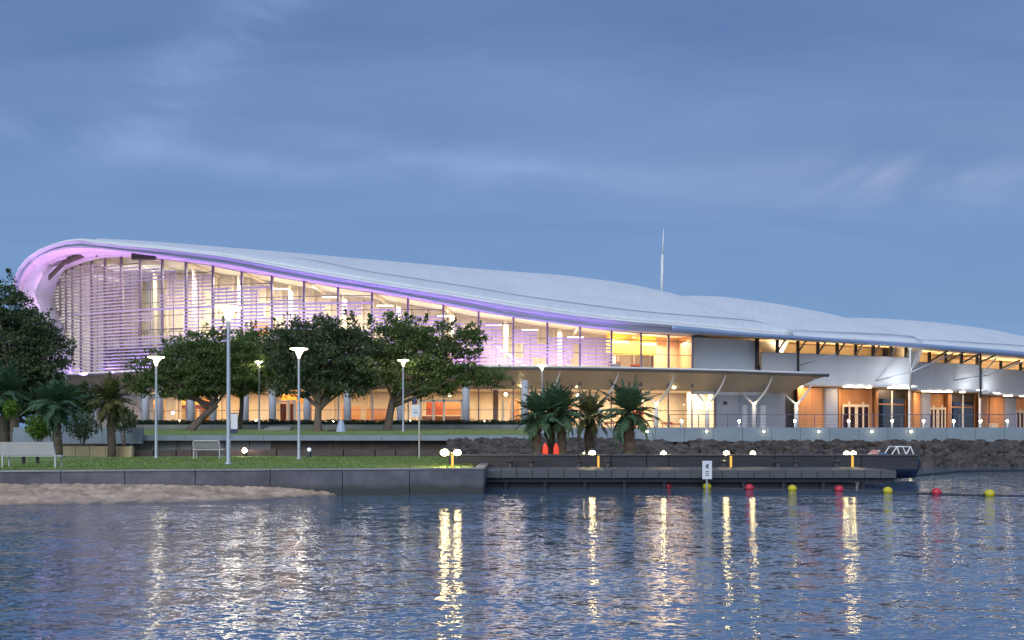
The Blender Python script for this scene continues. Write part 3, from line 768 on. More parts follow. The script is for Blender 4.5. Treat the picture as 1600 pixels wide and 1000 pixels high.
# ground floor under the canopy, left and middle
gfm = [96,120,150,185,221,255,292,334,379,426,476,529,582,638,693,748,802,855,906,955,1001,1044,1081,1118]
def g2(px): D = Dg(px)+1.0; return Vector((gx(px, D), D))
for i in range(len(gfm)-1):
    A, B = g2(gfm[i]), g2(gfm[i+1])
    for z0, z1 in ((TZ+.03, 4.3), (4.36, 6.35)):
        b = MB(); b.wall(A+(B-A)*.015, B-(B-A)*.015, z0, z1, .03); b.build('window_pane', M_glass, BR)
for px in gfm:
    A = g2(px); b = MB(); b.box(A.x-.06, A.x+.06, A.y-.12, A.y+.05, TZ, 6.4); b.build('mullion', M_mull if px > 700 else M_bluepil, BR)
b = MB()
for i in range(len(gfm)-1): b.wall(g2(gfm[i]), g2(gfm[i+1]), 4.30, 4.36, .1, .05)
b.build('transom', M_mull, BR)
gi = [90,120,185,255,334,426,529,638,748,855,955,1044,1122]
def gin(px, off): A = g2(px); return Vector((A.x, A.y+off))
b = MB(); b.grid([[(*gin(p, 7), TZ) for p in gi], [(*gin(p, 7), 6.6) for p in gi]]); b.build('foyer_wall', M_beige, BR)
b = MB(); b.grid([[(*gin(p, 0), 6.42) for p in gi], [(*gin(p, 7.1), 6.42) for p in gi]]); b.build('foyer_ceiling', M_cream, BR, solid=.1)
fe = [(222,240,2.5,5.6,M_yellow,3),(268,292,2.5,5.9,M_yellow,3),(270,322,4.6,5.0,M_redp,2.6),(298,322,2.5,5.6,M_orange,3),(432,441,2.5,5.0,M_redp,1.5),(446,456,2.5,5.0,M_redp,1.5),(466,476,2.5,5.1,M_redp,3),
      (428,462,5.1,6.0,M_orange,3),(656,722,2.5,3.75,M_orange,1.2),(660,690,3.9,5.2,M_redp,4),(770,778,2.4,6.3,M_wood,1),(560,600,2.5,4.6,M_wood,5),(568,596,2.5,3.2,M_orange,2),(520,550,2.5,4.8,M_wood,5),(796,812,2.5,5.5,M_wood,4),(690,716,3.9,5.2,M_wood,4),
      (870,900,2.5,5.0,M_wood,5),(1000,1016,2.5,4.4,M_redp,5),(384,398,2.5,3.3,M_wood,4)]
for p0, p1, z0, z1, m_, off in fe:
    b = MB(); b.wall(gin(p0, off), gin(p1, off), z0, z1, .15); b.build('foyer_screen', m_, BR)
for p0 in (428, 452, 462, 658, 678, 694, 722, 786, 800):
    A = g2(p0); b = MB(); b.box(A.x-.10, A.x+.10, A.y-.5, A.y-.15, TZ, 5.3); b.build('door_frame', M_doorl, BR)
b = MB(); b.wall(g2(428), g2(464), 5.05, 5.25, .3, .5); b.build('door_head', M_doorl, BR)
b = MB(); b.wall(g2(656), g2(724), 5.1, 5.3, .3, .5); b.build('door_head', M_doorl, BR)
for px in (228, 248, 299, 333, 383, 426, 480, 543, 626, 728, 820):
    D = Dg(px)-3.6; b = MB(); b.tube([(gx(px,D), D, TZ), (gx(px,D), D, 6.9)], .34, 16); b.build('round_column', mat('column_render', (.40,.43,.47), .6, 0, .05, 1), BR, smooth=True)
for px, pw in ((130,50),(215,110),(290,110),(360,110),(440,110),(530,90),(620,90),(700,110),(790,130),(880,130),(970,150),(1030,150),(1085,170)):
    A = gin(px, 3.0); area('foyer_light', (A.x, A.y, 6.3), (0,0,0), 4.0, 2.5, pw*4.2, (1.0,.72,.40))
for k in range(30):
    px = ir.uniform(205, 1090); A = gin(px, ir.uniform(.8, 4.5)); h = ir.uniform(.5, 1.1); w = ir.uniform(.25, .8)
    b = MB(); b.box(A.x-w, A.x+w, A.y-.25, A.y+.25, TZ+h-.12, TZ+h)
    for sx in (-1, 1): b.box(A.x+sx*w*.8-.03, A.x+sx*w*.8+.03, A.y-.03, A.y+.03, TZ, TZ+h-.12)
    b.build('foyer_table', ir.choice([M_wood, M_darkst, M_redp, M_doorl]), BR)
for px, zz in ((258,4.2),(475,4.3),(372,4.9),(790,5.9),(845,5.8),(610,5.6),(540,5.8),(700,5.8),(905,5.8),(1008,5.4),(1090,5.6),(330,5.7)):
    A = gin(px, 2.2); b = MB(); b.ball((A.x, A.y, zz), .17, 10); b.build('pendant_light', M_lbox, BR)
    b = MB(); b.tube([(A.x,A.y,zz+.15),(A.x,A.y,6.4)], .02, 4); b.build('pendant_cord', M_darkst, BR)
for px in (240, 275, 312, 355, 405, 500, 560, 600, 640, 745, 780, 830, 880, 930, 978, 1022):
    A = gin(px, 6.85); b = MB(); b.box(A.x-.07, A.x+.07, A.y-.1, A.y+.1, TZ, 6.4); b.build('wall_rib', M_doorl, BR)
# canopy
Cf = curve([(60,101.5),(90,99.5),(160,95.5),(240,92),(400,88.5),(600,87.3),(800,87.1),(1080,90.9),(1296,97.4)])
cps = [60,90,120,160,200,240,300,360,430,500,570,640,710,780,850,920,990,1060,1130,1190,1240,1296]
def cb(px):  # canopy back line
    q = min(px, 1296); D = Dg(px)+.8
    if px > 1240: D = 100.3; return Vector((gx(1226,100.3)+ (px-1240)*.01, D, 6.62))
    if px > 1190: return Vector((gx(1190+(px-1190)*.72, Dg(1190)+1.4), Dg(1190)+1.4, 6.62))
    return Vector((gx(px, D), D, 6.62))
def cf(px): D = Cf(px); return Vector((gx(px, D), D, 8.2))
rows_t = []; rows_u = []
for j in range(9):
    s = j/8
    prof = 1-(s**1.6)
    rt = []; ru = []
    for p in cps:
        a, c = cf(p), cb(p); q = a.lerp(c, s); q.z = c.z+(a.z-c.z)*prof
        rt.append(q+Vector((0,0,.0))); ru.append(q+Vector((0,0,-.30)))
    rows_t.append(rt); rows_u.append(ru)
b = MB(); b.grid(rows_t); b.build('canopy_top', M_canopy_e, BR, smooth=True)
b = MB(); b.grid(rows_u); b.build('canopy_lining', M_canopy_u, BR, smooth=True)
b = MB(); b.grid([[cf(p)+Vector((0,-.05,.03)) for p in cps], [cf(p)+Vector((0,-.06,-.14)) for p in cps]]); b.build('canopy_nosing', M_white, BR, smooth=True, solid=.05)
b = MB(); b.grid([[cf(p)+Vector((0,0,-.13)) for p in cps], [cf(p)+Vector((0,.15,-.38)) for p in cps]]); b.build('canopy_edge', mat('canopy_edge_dark', (.17,.165,.16), .5), BR, smooth=True, solid=.04)
b = MB(); b.grid([[rows_t[j][-1] for j in range(9)], [rows_u[j][-1] for j in range(9)]]); b.build('canopy_end', M_canopy_e, BR)
# V columns carrying the canopy
for px in (845, 937, 1025, 1105, 1178, 1244):
    Dm = Cf(px)+3.0 if px < 1200 else 97.6; J = Vector((gx(px,Dm), Dm, EYE+48/F0*Dm))
    b = MB(); b.tube([(J.x,J.y,TZ),(J.x,J.y,J.z)], .22, 12); b.build('column_post', M_white, BR, smooth=True)
    fp = cf(min(px+36, 1286)); fp += Vector((-.3, .5, -.35)); mid = J.lerp(fp, .5)+Vector((.45, 0, -.25))
    b = MB(); b.tube(bez(J, mid, fp, 8), [.13-.007*k for k in range(9)], 10); b.build('canopy_arm', M_white, BR, smooth=True)
    bp = Vector((J.x-1.25, Dm+2.2, 6.75)); b = MB(); b.tube([J, bp], [.12,.08], 10); b.build('canopy_arm', M_white, BR, smooth=True)
    b = MB(); b.ball((J.x, J.y-.25, J.z+.1), .07, 8); b.build('uplight', M_small, BR)
for px in (815, 901, 980, 1053):
    D = Cf(px)+4.2; b = MB(); b.lathe([(.02,0),(.10,.02),(.13,.12)], (gx(px,D),D,6.5), 10); b.build('canopy_uplight', M_flood, BR)
# purple floods on the canopy roof washing louvres and soffit
VIO = (.50,.27,1.0); PINK = (.66,.28,.95)
for px, pw, c_ in ((100,260,VIO),(150,360,VIO),(205,420,VIO),(270,400,VIO),(345,330,VIO),(430,300,VIO),(520,290,VIO),(610,270,VIO),(700,260,PINK),(790,240,VIO),(880,200,VIO),(950,110,VIO)):
    D = min(Dg(px)-2.3, Dg(px)-1.6); a_ = area('violet_flood', (gx(px,D), D, 8.0), (R(180-18),0,0), 3.6, .5, pw*(.7 if px < 320 else 1.5), c_)
for px, py, pw in ((62,470,130),(50,440,120),(85,405,90),(75,510,120)):
    a_ = area('added_rim_light', at(px+8, py, 98.5), (R(-90),0,R(12)), 1.5, 1.5, pw*.16, (.80,.42,.95))  # pink lights without fixtures, added inside the roof curl to tint it
# violet lights added just off the canopy's front edge to wash the fascia
vps = [200,300,400,500,600,700,800,900,985]
for i in range(len(vps)-1):
    pm = (vps[i]+vps[i+1])/2; D = Cf(pm)-.3; z1 = EYE+(HY-F_py(pm))/F0*De(pm)
    area('added_fascia_light', (gx(pm, D), D, 8.35), (R(180-6),0,0), 4.0, .3, (26*(z1-8.0)**1.35+30)*.34, (.50,.20,1.0), 90)

for px, D, pw, ry in ((30,90,520,-6),(62,90.5,420,-3),(100,91,420,0),(150,90,380,0)):
    area('hidden_rim_light', (gx(px,D), D, 3.2), (R(180-9),R(ry),0), 1.6, .6, pw*.85, (.78,.42,.85), 80)  # unseen lights added behind the left trees to turn the roof rim pink
# right wing walls (three stepped bays)
mods = [(1190,100.0,1422,107.0,M_panel2),(1425,113.0,1532,118.0,M_panel2),(1536,124.0,1720,138.0,M_panel2)]
A, B = Vector((gx(1083,96),96)), Vector((gx(1182,99.2),99.2))
b = MB(); b.wall(A, B, 6.0, 11.7, .3); b.build('wall_panel', M_panel, BR)
b = MB(); b.wall(A, A+Vector((.25,0)), 6.0, 11.7, .3, .02); b.build('corner_post', M_white, BR)
for px, D, w, y0, y1 in ((1183,98.6,.22,529,577),(1247,100.4,.13,534,580),(1422,103.2,.11,543,606),(1532,113.5,.12,552,622)):
    z0 = EYE+(HY-y1)/F0*D; z1 = EYE+(HY-y0)/F0*D
    b = MB(); b.tube([(gx(px,D),D,z0),(gx(px,D),D,z1)], w, 10); b.build('facade_post', M_darkst if px != 1422 else M_white, BR, smooth=True)
ZW0, ZW1 = 7.2, 10.45
for k, (p0, D0, p1, D1, m_) in enumerate(mods):
    npan = 4 if k == 0 else 3
    A = Vector((gx(p0,D0),D0)); B = Vector((gx(p1,D1),D1))
    for j in range(npan):
        a = A.lerp(B, j/npan); c = A.lerp(B, (j+1)/npan); d = (c-a).normalized()*.01
        b = MB(); b.wall(a+d, c-d, ZW0, ZW1, .25); b.build('wall_panel', m_, BR)
    b = MB(); b.wall(A, B, ZW1, ZW1+.12, .4, .06); b.build('sill', M_canopy_e, BR)
    b = MB(); b.wall(A+Vector((-.5,8)), B+Vector((0,8)), ZW1-.6, 13.2, .2); b.build('clerestory_wall', M_cream, BR)
    n = max(2, round((B-A).length/6)); 
    for j in range(n):
        q = A.lerp(B, (j+.5)/n); area('clerestory_light', (q.x, q.y+3.0, ZW1+.0), (R(180),0,0), 3.2, 1.2, 420, (1.0,.66,.34))
    # ground floor soffit and strip lights
    b = MB(); b.grid([[(A.x,A.y-1.8,ZW0-.02),(B.x,B.y-1.8,ZW0-.02)],[(A.x,A.y+3.2,ZW0-.02),(B.x,B.y+3.2,ZW0-.02)]]); b.build('entrance_soffit', M_cream, BR, solid=.12)
    b = MB(); b.wall(A+Vector((-.1,-1.8)), B+Vector((0,-1.8)), ZW0-.1, ZW0+.16, .1, .06); b.build('soffit_edge', M_white, BR)
# dividing return walls between bays
for (xa, ya), (xb, yb) in (((gx(1422,107),107),(gx(1425,113),113.4)),((gx(1532,118),118),(gx(1536,124),124.4))):
    b = MB(); b.wall((xa,ya),(xb+.01,yb),2.4,11.4,.2); b.build('return_wall', M_panel2, BR)
# roof underside of the right wing
ps2 = list(range(1085,1721,15))
b = MB(); b.grid([[at(p, F_py(p)-.5, De(p)+.35) for p in ps2], [at(p, F_py(p)-.5, De(p)+.35)+Vector((3.4, 10, .7)) for p in ps2], [at(p, F_py(p)-.5, De(p)+.35)+Vector((8, 26, 1.2)) for p in ps2]]); b.build('eave_lining', mat('eave_lining', (.46,.34,.22), .6, 0, .08, .6), BR)
# eave brackets
for px, k in [(p,0) for p in (1213,1243.5,1274,1304,1333,1361,1390,1415)]+[(p,1) for p in (1451,1476,1501,1526)]+[(p,2) for p in (1561,1590,1620,1650)]:
    p0, D0, p1, D1, m_ = mods[k]; f = (px-p0)/(p1-p0)
    A = Vector((gx(p0,D0),D0)); B = Vector((gx(p1,D1),D1)); q = A.lerp(B, f)
    De_ = De(px); zt = EYE+(HY-F_py(px))/F0*De_+.05
    b = MB(); b.box(q.x-.16, q.x+.16, q.y-.15, q.y+.1, ZW1+.1, zt+.4)
    b.build('bracket_post', M_darkst, BR)
    b = MB(); ex = q.x-.6; top = Vector((ex+.2+q.x*.0, max(De_+1.2, q.y-5.5), zt)); bot = Vector((q.x, q.y-.1, ZW1+.2))
    top = bot+(top-bot); b.tube([bot, top], .11, 6); b.build('bracket_strut', M_darkst, BR)
# long white raking braces under the eave
for (a, c) in (((1245,572,101.0),(1306,553,99.3)),((1345,600,105.5),(1420,583,104.8)),((1420,583,104.8),(1492,551,108.6)),((1490,594,116),(1545,586,115)),((1545,586,115),(1612,560,116.5)),((1422,582,104.7),(1436,547,104.9)),((1533,588,116),(1556,560,112))):
    b = MB(); b.tube([at(*a), at(*c)], .075, 8); b.build('raking_brace', M_pole, BR, smooth=True)
# ground floor of right part
def gf(p0, p1, D0, D1, z0, z1, m_, name, out=0, tk=.15):
    b = MB(); b.wall((gx(p0,D0),D0), (gx(p1,D1),D1), z0, z1, tk, out); return b.build(name, m_, BR)
gfl = curve([(1118,97.2),(1228,101.5),(1300,105),(1422,110),(1430,116),(1532,121),(1540,127),(1720,141)])
def gf2(p0, p1, z0, z1, m_, name, out=0, tk=.15): return gf(p0, p1, gfl(p0), gfl(p1), z0, z1, m_, name, out, tk)
M_orl = mat('orange_timber_panel', (.62,.30,.13), .5, 0, .12, 1, stretch=(1,1,.2))
for a, c in ((1118,1155),(1155,1192),(1192,1227)): gf2(a+.3, c-.3, TZ, 6.7, mat('blue_grey_panel', (.36,.40,.47), .5, 0, .05, .5), 'wall_panel')
gf2(1105, 1330, TZ, 8.2, M_panel, 'core_wall', -3.2)
b = MB(); b.wall(g2(1118), gin(1122, 7), TZ, 6.6, .2); b.build('foyer_end_wall', M_beige, BR)
gf2(1224, 1276, TZ, 8.3, M_darkst, 'bulkhead', -1.2)
gf2(1229, 1246, TZ, 6.9, M_darkst, 'recess', -.6)
gf2(1130, 1136, 5.0, 5.35, M_darkst, 'wall_sign', .04)
for a, c in ((1160,1167),(1188,1196)): gf2(a, c, TZ, 5.0, M_panel2, 'service_door', .05)
for a, c in ((1247,1268),(1268,1287),(1414,1426),(1427,1438),(1522,1545),(1546,1568)): gf2(a+.3, c-.3, TZ, 7.0, M_orl, 'timber_panel', .02)
for a, c in ((1287,1305),(1438,1450),(1568,1584),(1690,1704)): gf2(a, c, TZ, 7.0, M_bluepil, 'pillar', .35, .6)
for a, c in ((1305,1370),(1450,1484),(1584,1640)): gf2(a, c, TZ, 7.0, M_orl, 'door_recess_wall', -.5)
for a, c in ((1308,1311),(1366,1370),(1479,1484),(1357,1360)): gf2(a, c, TZ, 7.0, M_wood, 'timber_column', .25, .3)
for a, c in ((1316,1337),(1338,1358),(1452,1464),(1465,1477),(1586,1600),(1601,1615)):
    w = 1.7
    gf2(a, a+w, TZ, 5.3, M_doorl, 'door_stile', .1); gf2(c-w, c, TZ, 5.3, M_doorl, 'door_stile', .1)
    gf2((a+c)/2-1, (a+c)/2+1, TZ, 5.6, M_doorl, 'door_stile', .12); gf2(a, c, 5.05, 5.3, M_doorl, 'door_rail', .14)
    gf2(a+w, c-w, TZ+.1, 5.0, M_glassd, 'door_glass', .05, .03)
for a, c in ((1370,1392),(1393,1414),(1485,1503),(1504,1522)):
    gf2(a, c, TZ+.05, 6.0, M_glassd, 'window_pane', 0, .03); gf2(a-.8, a+.8, TZ, 6.9, M_panel2, 'window_frame', .1); gf2(a, c, 5.3, 5.45, M_wood, 'transom', .1); gf2(a, c, 6.0, 7.0, M_darkst, 'bulkhead', .05)
    gf2(a, c, TZ, 7.0, mat('dark_interior', (.14,.10,.08), .8), 'interior_wall', -3.0)
for a, c in ((1540,1568),): gf2(a, c, TZ, 3.5, M_doorl, 'low_wall', 0)
for p, D in ((1195,98.6),(1246,101),(1326,101.8),(1342,102.3),(1357,102.8),(1395,103.9),(1412,104.3),(1448,112.0),(1463,112.6),(1480,113.2),(1504,114.3),(1575,124.5),(1600,126)):
    b = MB(); x = gx(p,D); w = .55 if p not in (1357,1504) else .3; b.box(x-w, x+w, D-.12, D+.12, ZW0-.24, ZW0-.12); b.build('soffit_light', M_lbox, BR)
for p, D, pw in ((1265,102,90),(1335,103.5,140),(1395,107,90),(1455,114,130),(1510,117,90),(1590,127,130),(1660,131,90)):
    area('entrance_light', (gx(p,D), D, ZW0-.3), (R(18),0,R(0)), 3.0, 1.2, pw*1.3, (1.0,.66,.36))
# spill lights washing right ends of the pale panels
for p, D in ((1408,104.9),(1515,116.2),(1548,123.4)):
    area('panel_wash_light', (gx(p,D)+.6, D-.9, 7.35), (R(150),0,R(10)), 1.2, .4, 75, (.95,.97,1.0))

# mast behind the roof
t = thing('mast', 'thin white antenna mast rising behind the roof of the building', 'mast', (gx(1035,122), 122, 12))
D = 122
b = MB(); b.tube([at(1033.5,470,D), at(1035,398,D)], [.22,.16], 8); b.build('pole', M_white, t, smooth=True)
b = MB(); b.tube([at(1035,399,D), at(1037,358,D)], [.10,.05], 8); b.build('whip', M_white, t, smooth=True)

# ------------------------------------------------------------------ jetty
JD, JZ = 34.0, .65
t = thing('jetty', 'long low dark timber jetty in front of the palms and the rock bank', 'jetty', (gx(1090,36), 36, 0))
def jx(px, D=JD): return gx(px, D)
x0, x1 = gx(757,34.0)+.02, gx(1438,34.6)
n = 26; xs = np.linspace(x0, gx(1400,34), n+1)
for i in range(n):
    b = MB(); b.box(xs[i]+.012, xs[i+1]-.012, JD+.02, 37.9, JZ-.06, JZ+rng.uniform(0,.006)); b.build('deck_board_panel', M_deck, t)
    b = MB(); b.box(xs[i]+.01, xs[i+1]-.01, JD-.04, JD+.015, JZ-.26, JZ+.0); b.build('edge_board', M_deck, t)
b = MB(); b.box(x0, gx(1335,34.5), JD+.35, JD+.6, -.3, JZ-.45); b.build('lower_beam', M_timber, t)
b = MB(); b.box(x0, gx(1330,37), 37.2, 37.5, -.3, JZ-.08); b.build('back_wall', M_block, t)
b = MB(); b.box(x0, xs[-1], JD+.12, JD+.3, JZ-.42, JZ-.27); b.build('bearer', M_timber, t)
for px in list(range(790, 1400, 62)):
    b = MB(); X = gx(px, JD+.25); b.tube([(X,JD+.25,-.6),(X,JD+.25,JZ-.1)], .09, 8); b.build('pile', M_timber, t)
edges = [700, 800, 832, 905, 955, 1010, 1045, 1133, 1210, 1240, 1305, 1345, 1434]
for i in range(len(edges)-1):
    a, c = gx(edges[i],38)+.015, gx(edges[i+1],38)-.015
    b = MB(); b.box(a, c, 37.95, 38.35, JZ-.1, 1.09); b.build('seat_wall_block', M_timber, t)
    b = MB(); b.box(a, c, 37.90, 38.50, 1.092, 1.14); b.build('seat_cap', mat('seat_cap', (.085,.08,.09), .6, 0, .2, 2), t)
for px in (797,830,905,950,1130,1216,1243,1307):
    b = MB(); X = gx(px,37.5); b.lathe([(.11,0),(.09,.16),(.15,.20),(.15,.25),(.001,.27)], (X,37.5,JZ+.006), 10); b.build('mooring_bollard', M_darkst, t)
# low ledge of the pontoon at the right end
t = thing('floating_boom', 'thin dark floating boom lying on the water beyond the end of the jetty', 'boom', (gx(1500,41), 41, .02))
b = MB(); b.tube([(gx(1395,42),42,.03),(gx(1500,50),50,.03),(gx(1640,52),52,.03)], .07, 6); b.build('tube', M_timber, t)

# ------------------------------------------------------------------ lamps
def lamp_post(name, label, loc, H, r, hr, group, cat='lamp post'):
    t = thing(name, label, cat, loc, group)
    b = MB(); b.lathe([(r*1.9,0),(r*1.9,.03),(r*1.15,.06),(r,.1),(r*.72,H-hr*.95),(r*.72,H-hr*.9)], n=14); b.build('pole', M_pole, t, smooth=True, world=False)
    b = MB(); b.lathe([(r*.8,H-hr*1.1),(hr*.20,H-hr*.85),(hr*.34,H-hr*.55),(hr*.30,H-hr*.5),(r*.8,H-hr*.55)], n=16); b.build('lamp_cup', M_cup, t, smooth=True, world=False)
    b = MB(); b.lathe([(.001,H-hr*.62),(hr*.28,H-hr*.52),(hr*.24,H-hr*.34),(.001,H-hr*.30)], n=12); b.build('lamp_glass', M_lamp, t, smooth=True, world=False)
    b = MB(); b.lathe([(.001,H-.10),(hr*.6,H-.07),(hr,H-.02),(hr,H+.01),(hr*.5,H+.03),(.001,H+.04)], n=24); b.build('reflector_disc', mat('glowing_disc', (.85,.84,.78), .4, 0, .02, 2, emit=(1,.82,.50), estr=11), t, smooth=True, world=False)  # disc emission stands in for lamp light reflected off it
    ld = bpy.data.lights.new('lamp_light', 'POINT'); ld.energy = 130; ld.color = (1,.9,.62); ld.shadow_soft_size = .05
    lo = bpy.data.objects.new('lamp_light', ld); C.objects.link(lo); lo.parent = t; lo.location = (0,0,H-hr*.22)
    for k in range(3):
        a = k*2.094+.5; b = MB(); b.tube([(math.cos(a)*hr*.3,math.sin(a)*hr*.3,H-hr*.55),(math.cos(a)*hr*.62,math.sin(a)*hr*.62,H-.06)], .014, 5); b.build('strut', M_white, t, world=False)
    return t
G_l = 'disc topped lamp posts'
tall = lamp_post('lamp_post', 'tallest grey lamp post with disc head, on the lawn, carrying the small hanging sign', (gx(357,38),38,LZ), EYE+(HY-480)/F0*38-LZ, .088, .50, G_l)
b = MB(); z = EYE+(HY-523)/F0*38-LZ; b.tube([(0,0,z),(.34,0,z)], .02, 6); b.build('side_arm', M_pole, tall, world=False)
z0, z1 = EYE+(HY-677)/F0*38-LZ, EYE+(HY-645)/F0*38-LZ
b = MB(); b.box(.10,.36,-.02,.02,z0+.17,z1-.03); s_ = b.build('sign_plate', M_signw, tall, world=False)
b = MB(); b.box(.095,.365,-.024,.024,z0,z0+.165); b.build('sign_foot', M_signb, s_, world=False)
b = MB(); b.box(.095,.365,-.024,.024,z1-.035,z1); b.build('sign_head', M_signb, s_, world=False)
b = MB(); b.box(-.005,.10,-.012,.012,z0+.2,z0+.23); b.box(-.005,.10,-.012,.012,z1-.1,z1-.07); b.build('sign_bracket', M_pole, s_, world=False)
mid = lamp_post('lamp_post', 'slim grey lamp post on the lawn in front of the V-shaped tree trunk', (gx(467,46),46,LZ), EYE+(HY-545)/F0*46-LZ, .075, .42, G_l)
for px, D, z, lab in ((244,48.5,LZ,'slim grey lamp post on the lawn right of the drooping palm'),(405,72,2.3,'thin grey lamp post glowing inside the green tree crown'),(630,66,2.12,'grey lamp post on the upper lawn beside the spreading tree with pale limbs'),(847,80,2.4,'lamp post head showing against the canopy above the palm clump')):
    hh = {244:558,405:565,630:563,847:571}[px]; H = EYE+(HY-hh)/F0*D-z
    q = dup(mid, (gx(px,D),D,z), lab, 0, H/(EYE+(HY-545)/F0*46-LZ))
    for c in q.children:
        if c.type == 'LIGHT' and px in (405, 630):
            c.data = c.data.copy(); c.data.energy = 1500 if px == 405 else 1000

def bollard(loc, label, first=[None]):
    if first[0] is None:
        t = thing('bollard_light', label, 'bollard light', loc, 'low bollard lights on the promenade')
        b = MB(); b.lathe([(.07,0),(.07,.50),(.05,.52)], n=10); b.build('post', M_pole, t, world=False, smooth=True)
        b = MB(); b.ball((0,0,.62), .095, 10); b.build('lamp_globe', M_small, t, world=False, smooth=True)
        b = MB(); b.lathe([(.13,.74),(.13,.76),(.001,.78)], n=10); b.build('cap', M_pole, t, world=False)
        first[0] = t; return t
    return dup(first[0], loc, label)
bl = [(280,79,'bollard light in front of the orange panels behind the leaning tree trunk'),(400,79,'bollard light near the dark red doors, left of them'),(521,79,'bollard light just right of the V-shaped tree trunk'),(640,79,'bollard light beside the post-mounted white sign'),(756,79,'bollard light left of the palm clump, by the hedge end'),
 (1065,76,'bollard light in front of the yellow lit glass bay'),(1155,76,'bollard light in front of the blue-grey wall'),(1242,76,'bollard light below the last canopy column'),(1326,76,'bollard light in front of the first pair of glowing doors'),(1394,76,'bollard light in front of the first dark windows'),
 (1443,76,'bollard light before the second blue pillar'),(1490,76,'bollard light before the second dark windows'),(1532,76,'bollard light before the timber panels near the right edge'),(1574,76,'bollard light nearest the right edge, before the third blue pillar')]
for px, D, lab in bl: bollard((gx(px,D),D,TZ+ (.05 if px < 842 else 0)), lab)

# parapet face lights
first = None
for px, lab in ((1104,'small round light on the parapet face below the first canopy column'),(1193,'small round light on the parapet face below the blue-grey wall'),(1279,'small round light on the parapet face below the orange panels'),(1362,'small round light on the parapet face between the doors and dark windows'),(1423,'small round light on the parapet face, furthest to the right'),(1011,'small round light on the parapet face beside the last date palm')):
    if first is None:
        first = thing('parapet_light', lab, 'wall light', (gx(px,65.98),65.98,2.15), 'round lights set on the parapet face')
        b = MB(); b.ball((0,-.05,0), .065, 10); b.build('lens', mat('parapet_glow', (.9,.85,.75), .5, emit=(1,.80,.45), estr=60), first, world=False)
        b = MB(); b.box(-.1,.1,-.03,.015,-.1,.1); b.build('housing', M_pole, first, world=False)
    else: dup(first, (gx(px,65.98),65.98,2.15), lab)

# flood lamps on jetty and lawn
def flood_set(px, heads, post_px, label, D=38.15, base=1.14, py=708):
    z = EYE+(HY-py)/F0*D
    x = gx(post_px, D); t = thing('jetty_lamp', label, 'light', (x, D-.0, base if post_px else base), 'bright lamps along the jetty')
    for hp, r in heads:
        X = gx(hp, D)-x
        b = MB(); b.ball((X, -.12, z-base), r, 12, .8); b.build('lamp_head', M_flood, t, world=False, smooth=True)
        b = MB(); b.lathe([(r*1.1,.0),(r*.9,.05),(.02,.08)], (X,-.12,z-base+r*.8), 10); b.build('hood', M_darkst, t, world=False)
        b = MB(); b.tube([(X,0.02,-.0 if abs(X) < .05 else z-base-.08),(X*.3,0.02,z-base-.08 if abs(X)>.05 else z-base)], .022, 6); b.build('arm', M_darkst, t, world=False)
    b = MB(); b.box(-.025,.025,0,.05,0,z-base); b.build('stem', M_darkst, t, world=False)
    return t
flood_set(0, [(695,.15),(715,.13)], 706, 'pair of bright lamps at the end of the lawn wall, beside the jetty start', D=34.5, base=LZ, py=707)
flood_set(0, [(925,.13),(912,.03)], 926, 'bright lamp on the jetty in front of the third palm')
flood_set(0, [(1036,.10)], 1036, 'single bright lamp on the jetty right of the palms')
flood_set(0, [(1134,.11)], 1135, 'bright lamp on the jetty above the white water sign, left of a twin')
flood_set(0, [(1175,.10)], 1175, 'lamp on the jetty just right of the lamp near the white sign')
flood_set(0, [(1321,.10),(1332,.10)], 1327, 'widest bright lamp on the jetty, left of the moored boat')
t0 = None
for px, lab in ((935,'short amber lit post on the jetty below the third palm'),(1142,'short amber lit post on the jetty near the white water sign'),(1332,'short amber lit post on the jetty near the boat'),(707,'short amber lit post below the pair of lamps at the lawn end')):
    D = 37.4 if px != 707 else 34.3; z = JZ+.006 if px != 707 else LZ
    if t0 is None:
        t0 = thing('amber_post', lab, 'post', (gx(px,D),D,z), 'amber lit service posts')
        b = MB(); b.box(-.035,.035,-.035,.035,0,.44); b.build('body', M_amber, t0, world=False)
        b = MB(); b.box(-.045,.045,-.045,.045,.44,.47); b.build('cap', M_darkst, t0, world=False)
    else: dup(t0, (gx(px,D),D,z), lab)
# ground lights on lawn
t = thing('garden_spotlight', 'bright round garden spotlight by the blocks, right of the tallest lamp post', 'light', (gx(383,51.5),51.5,LZ))
b = MB(); b.ball((0,-.1,.32), .13, 12); b.build('lens', mat('garden_glow', (.9,.85,.7), .5, emit=(1,.84,.55), estr=45), t, world=False, smooth=True)
b = MB(); b.lathe([(.05,0),(.05,.16),(.15,.20),(.15,.26)], n=10); b.build('body', M_darkst, t, world=False)
t = thing('dark_bollard', 'short black bollard light with pale top by the far edge of the lawn', 'bollard light', (gx(483,50.5),50.5,LZ))
b = MB(); b.lathe([(.12,0),(.12,.26),(.10,.28)], n=12); b.build('post', M_darkst, t, world=False, smooth=True)
b = MB(); b.ball((0,0,.38), .11, 10); b.build('lamp_globe', mat('dim_glow', (.7,.75,.85), .4, emit=(.75,.85,1), estr=.7), t, world=False, smooth=True)

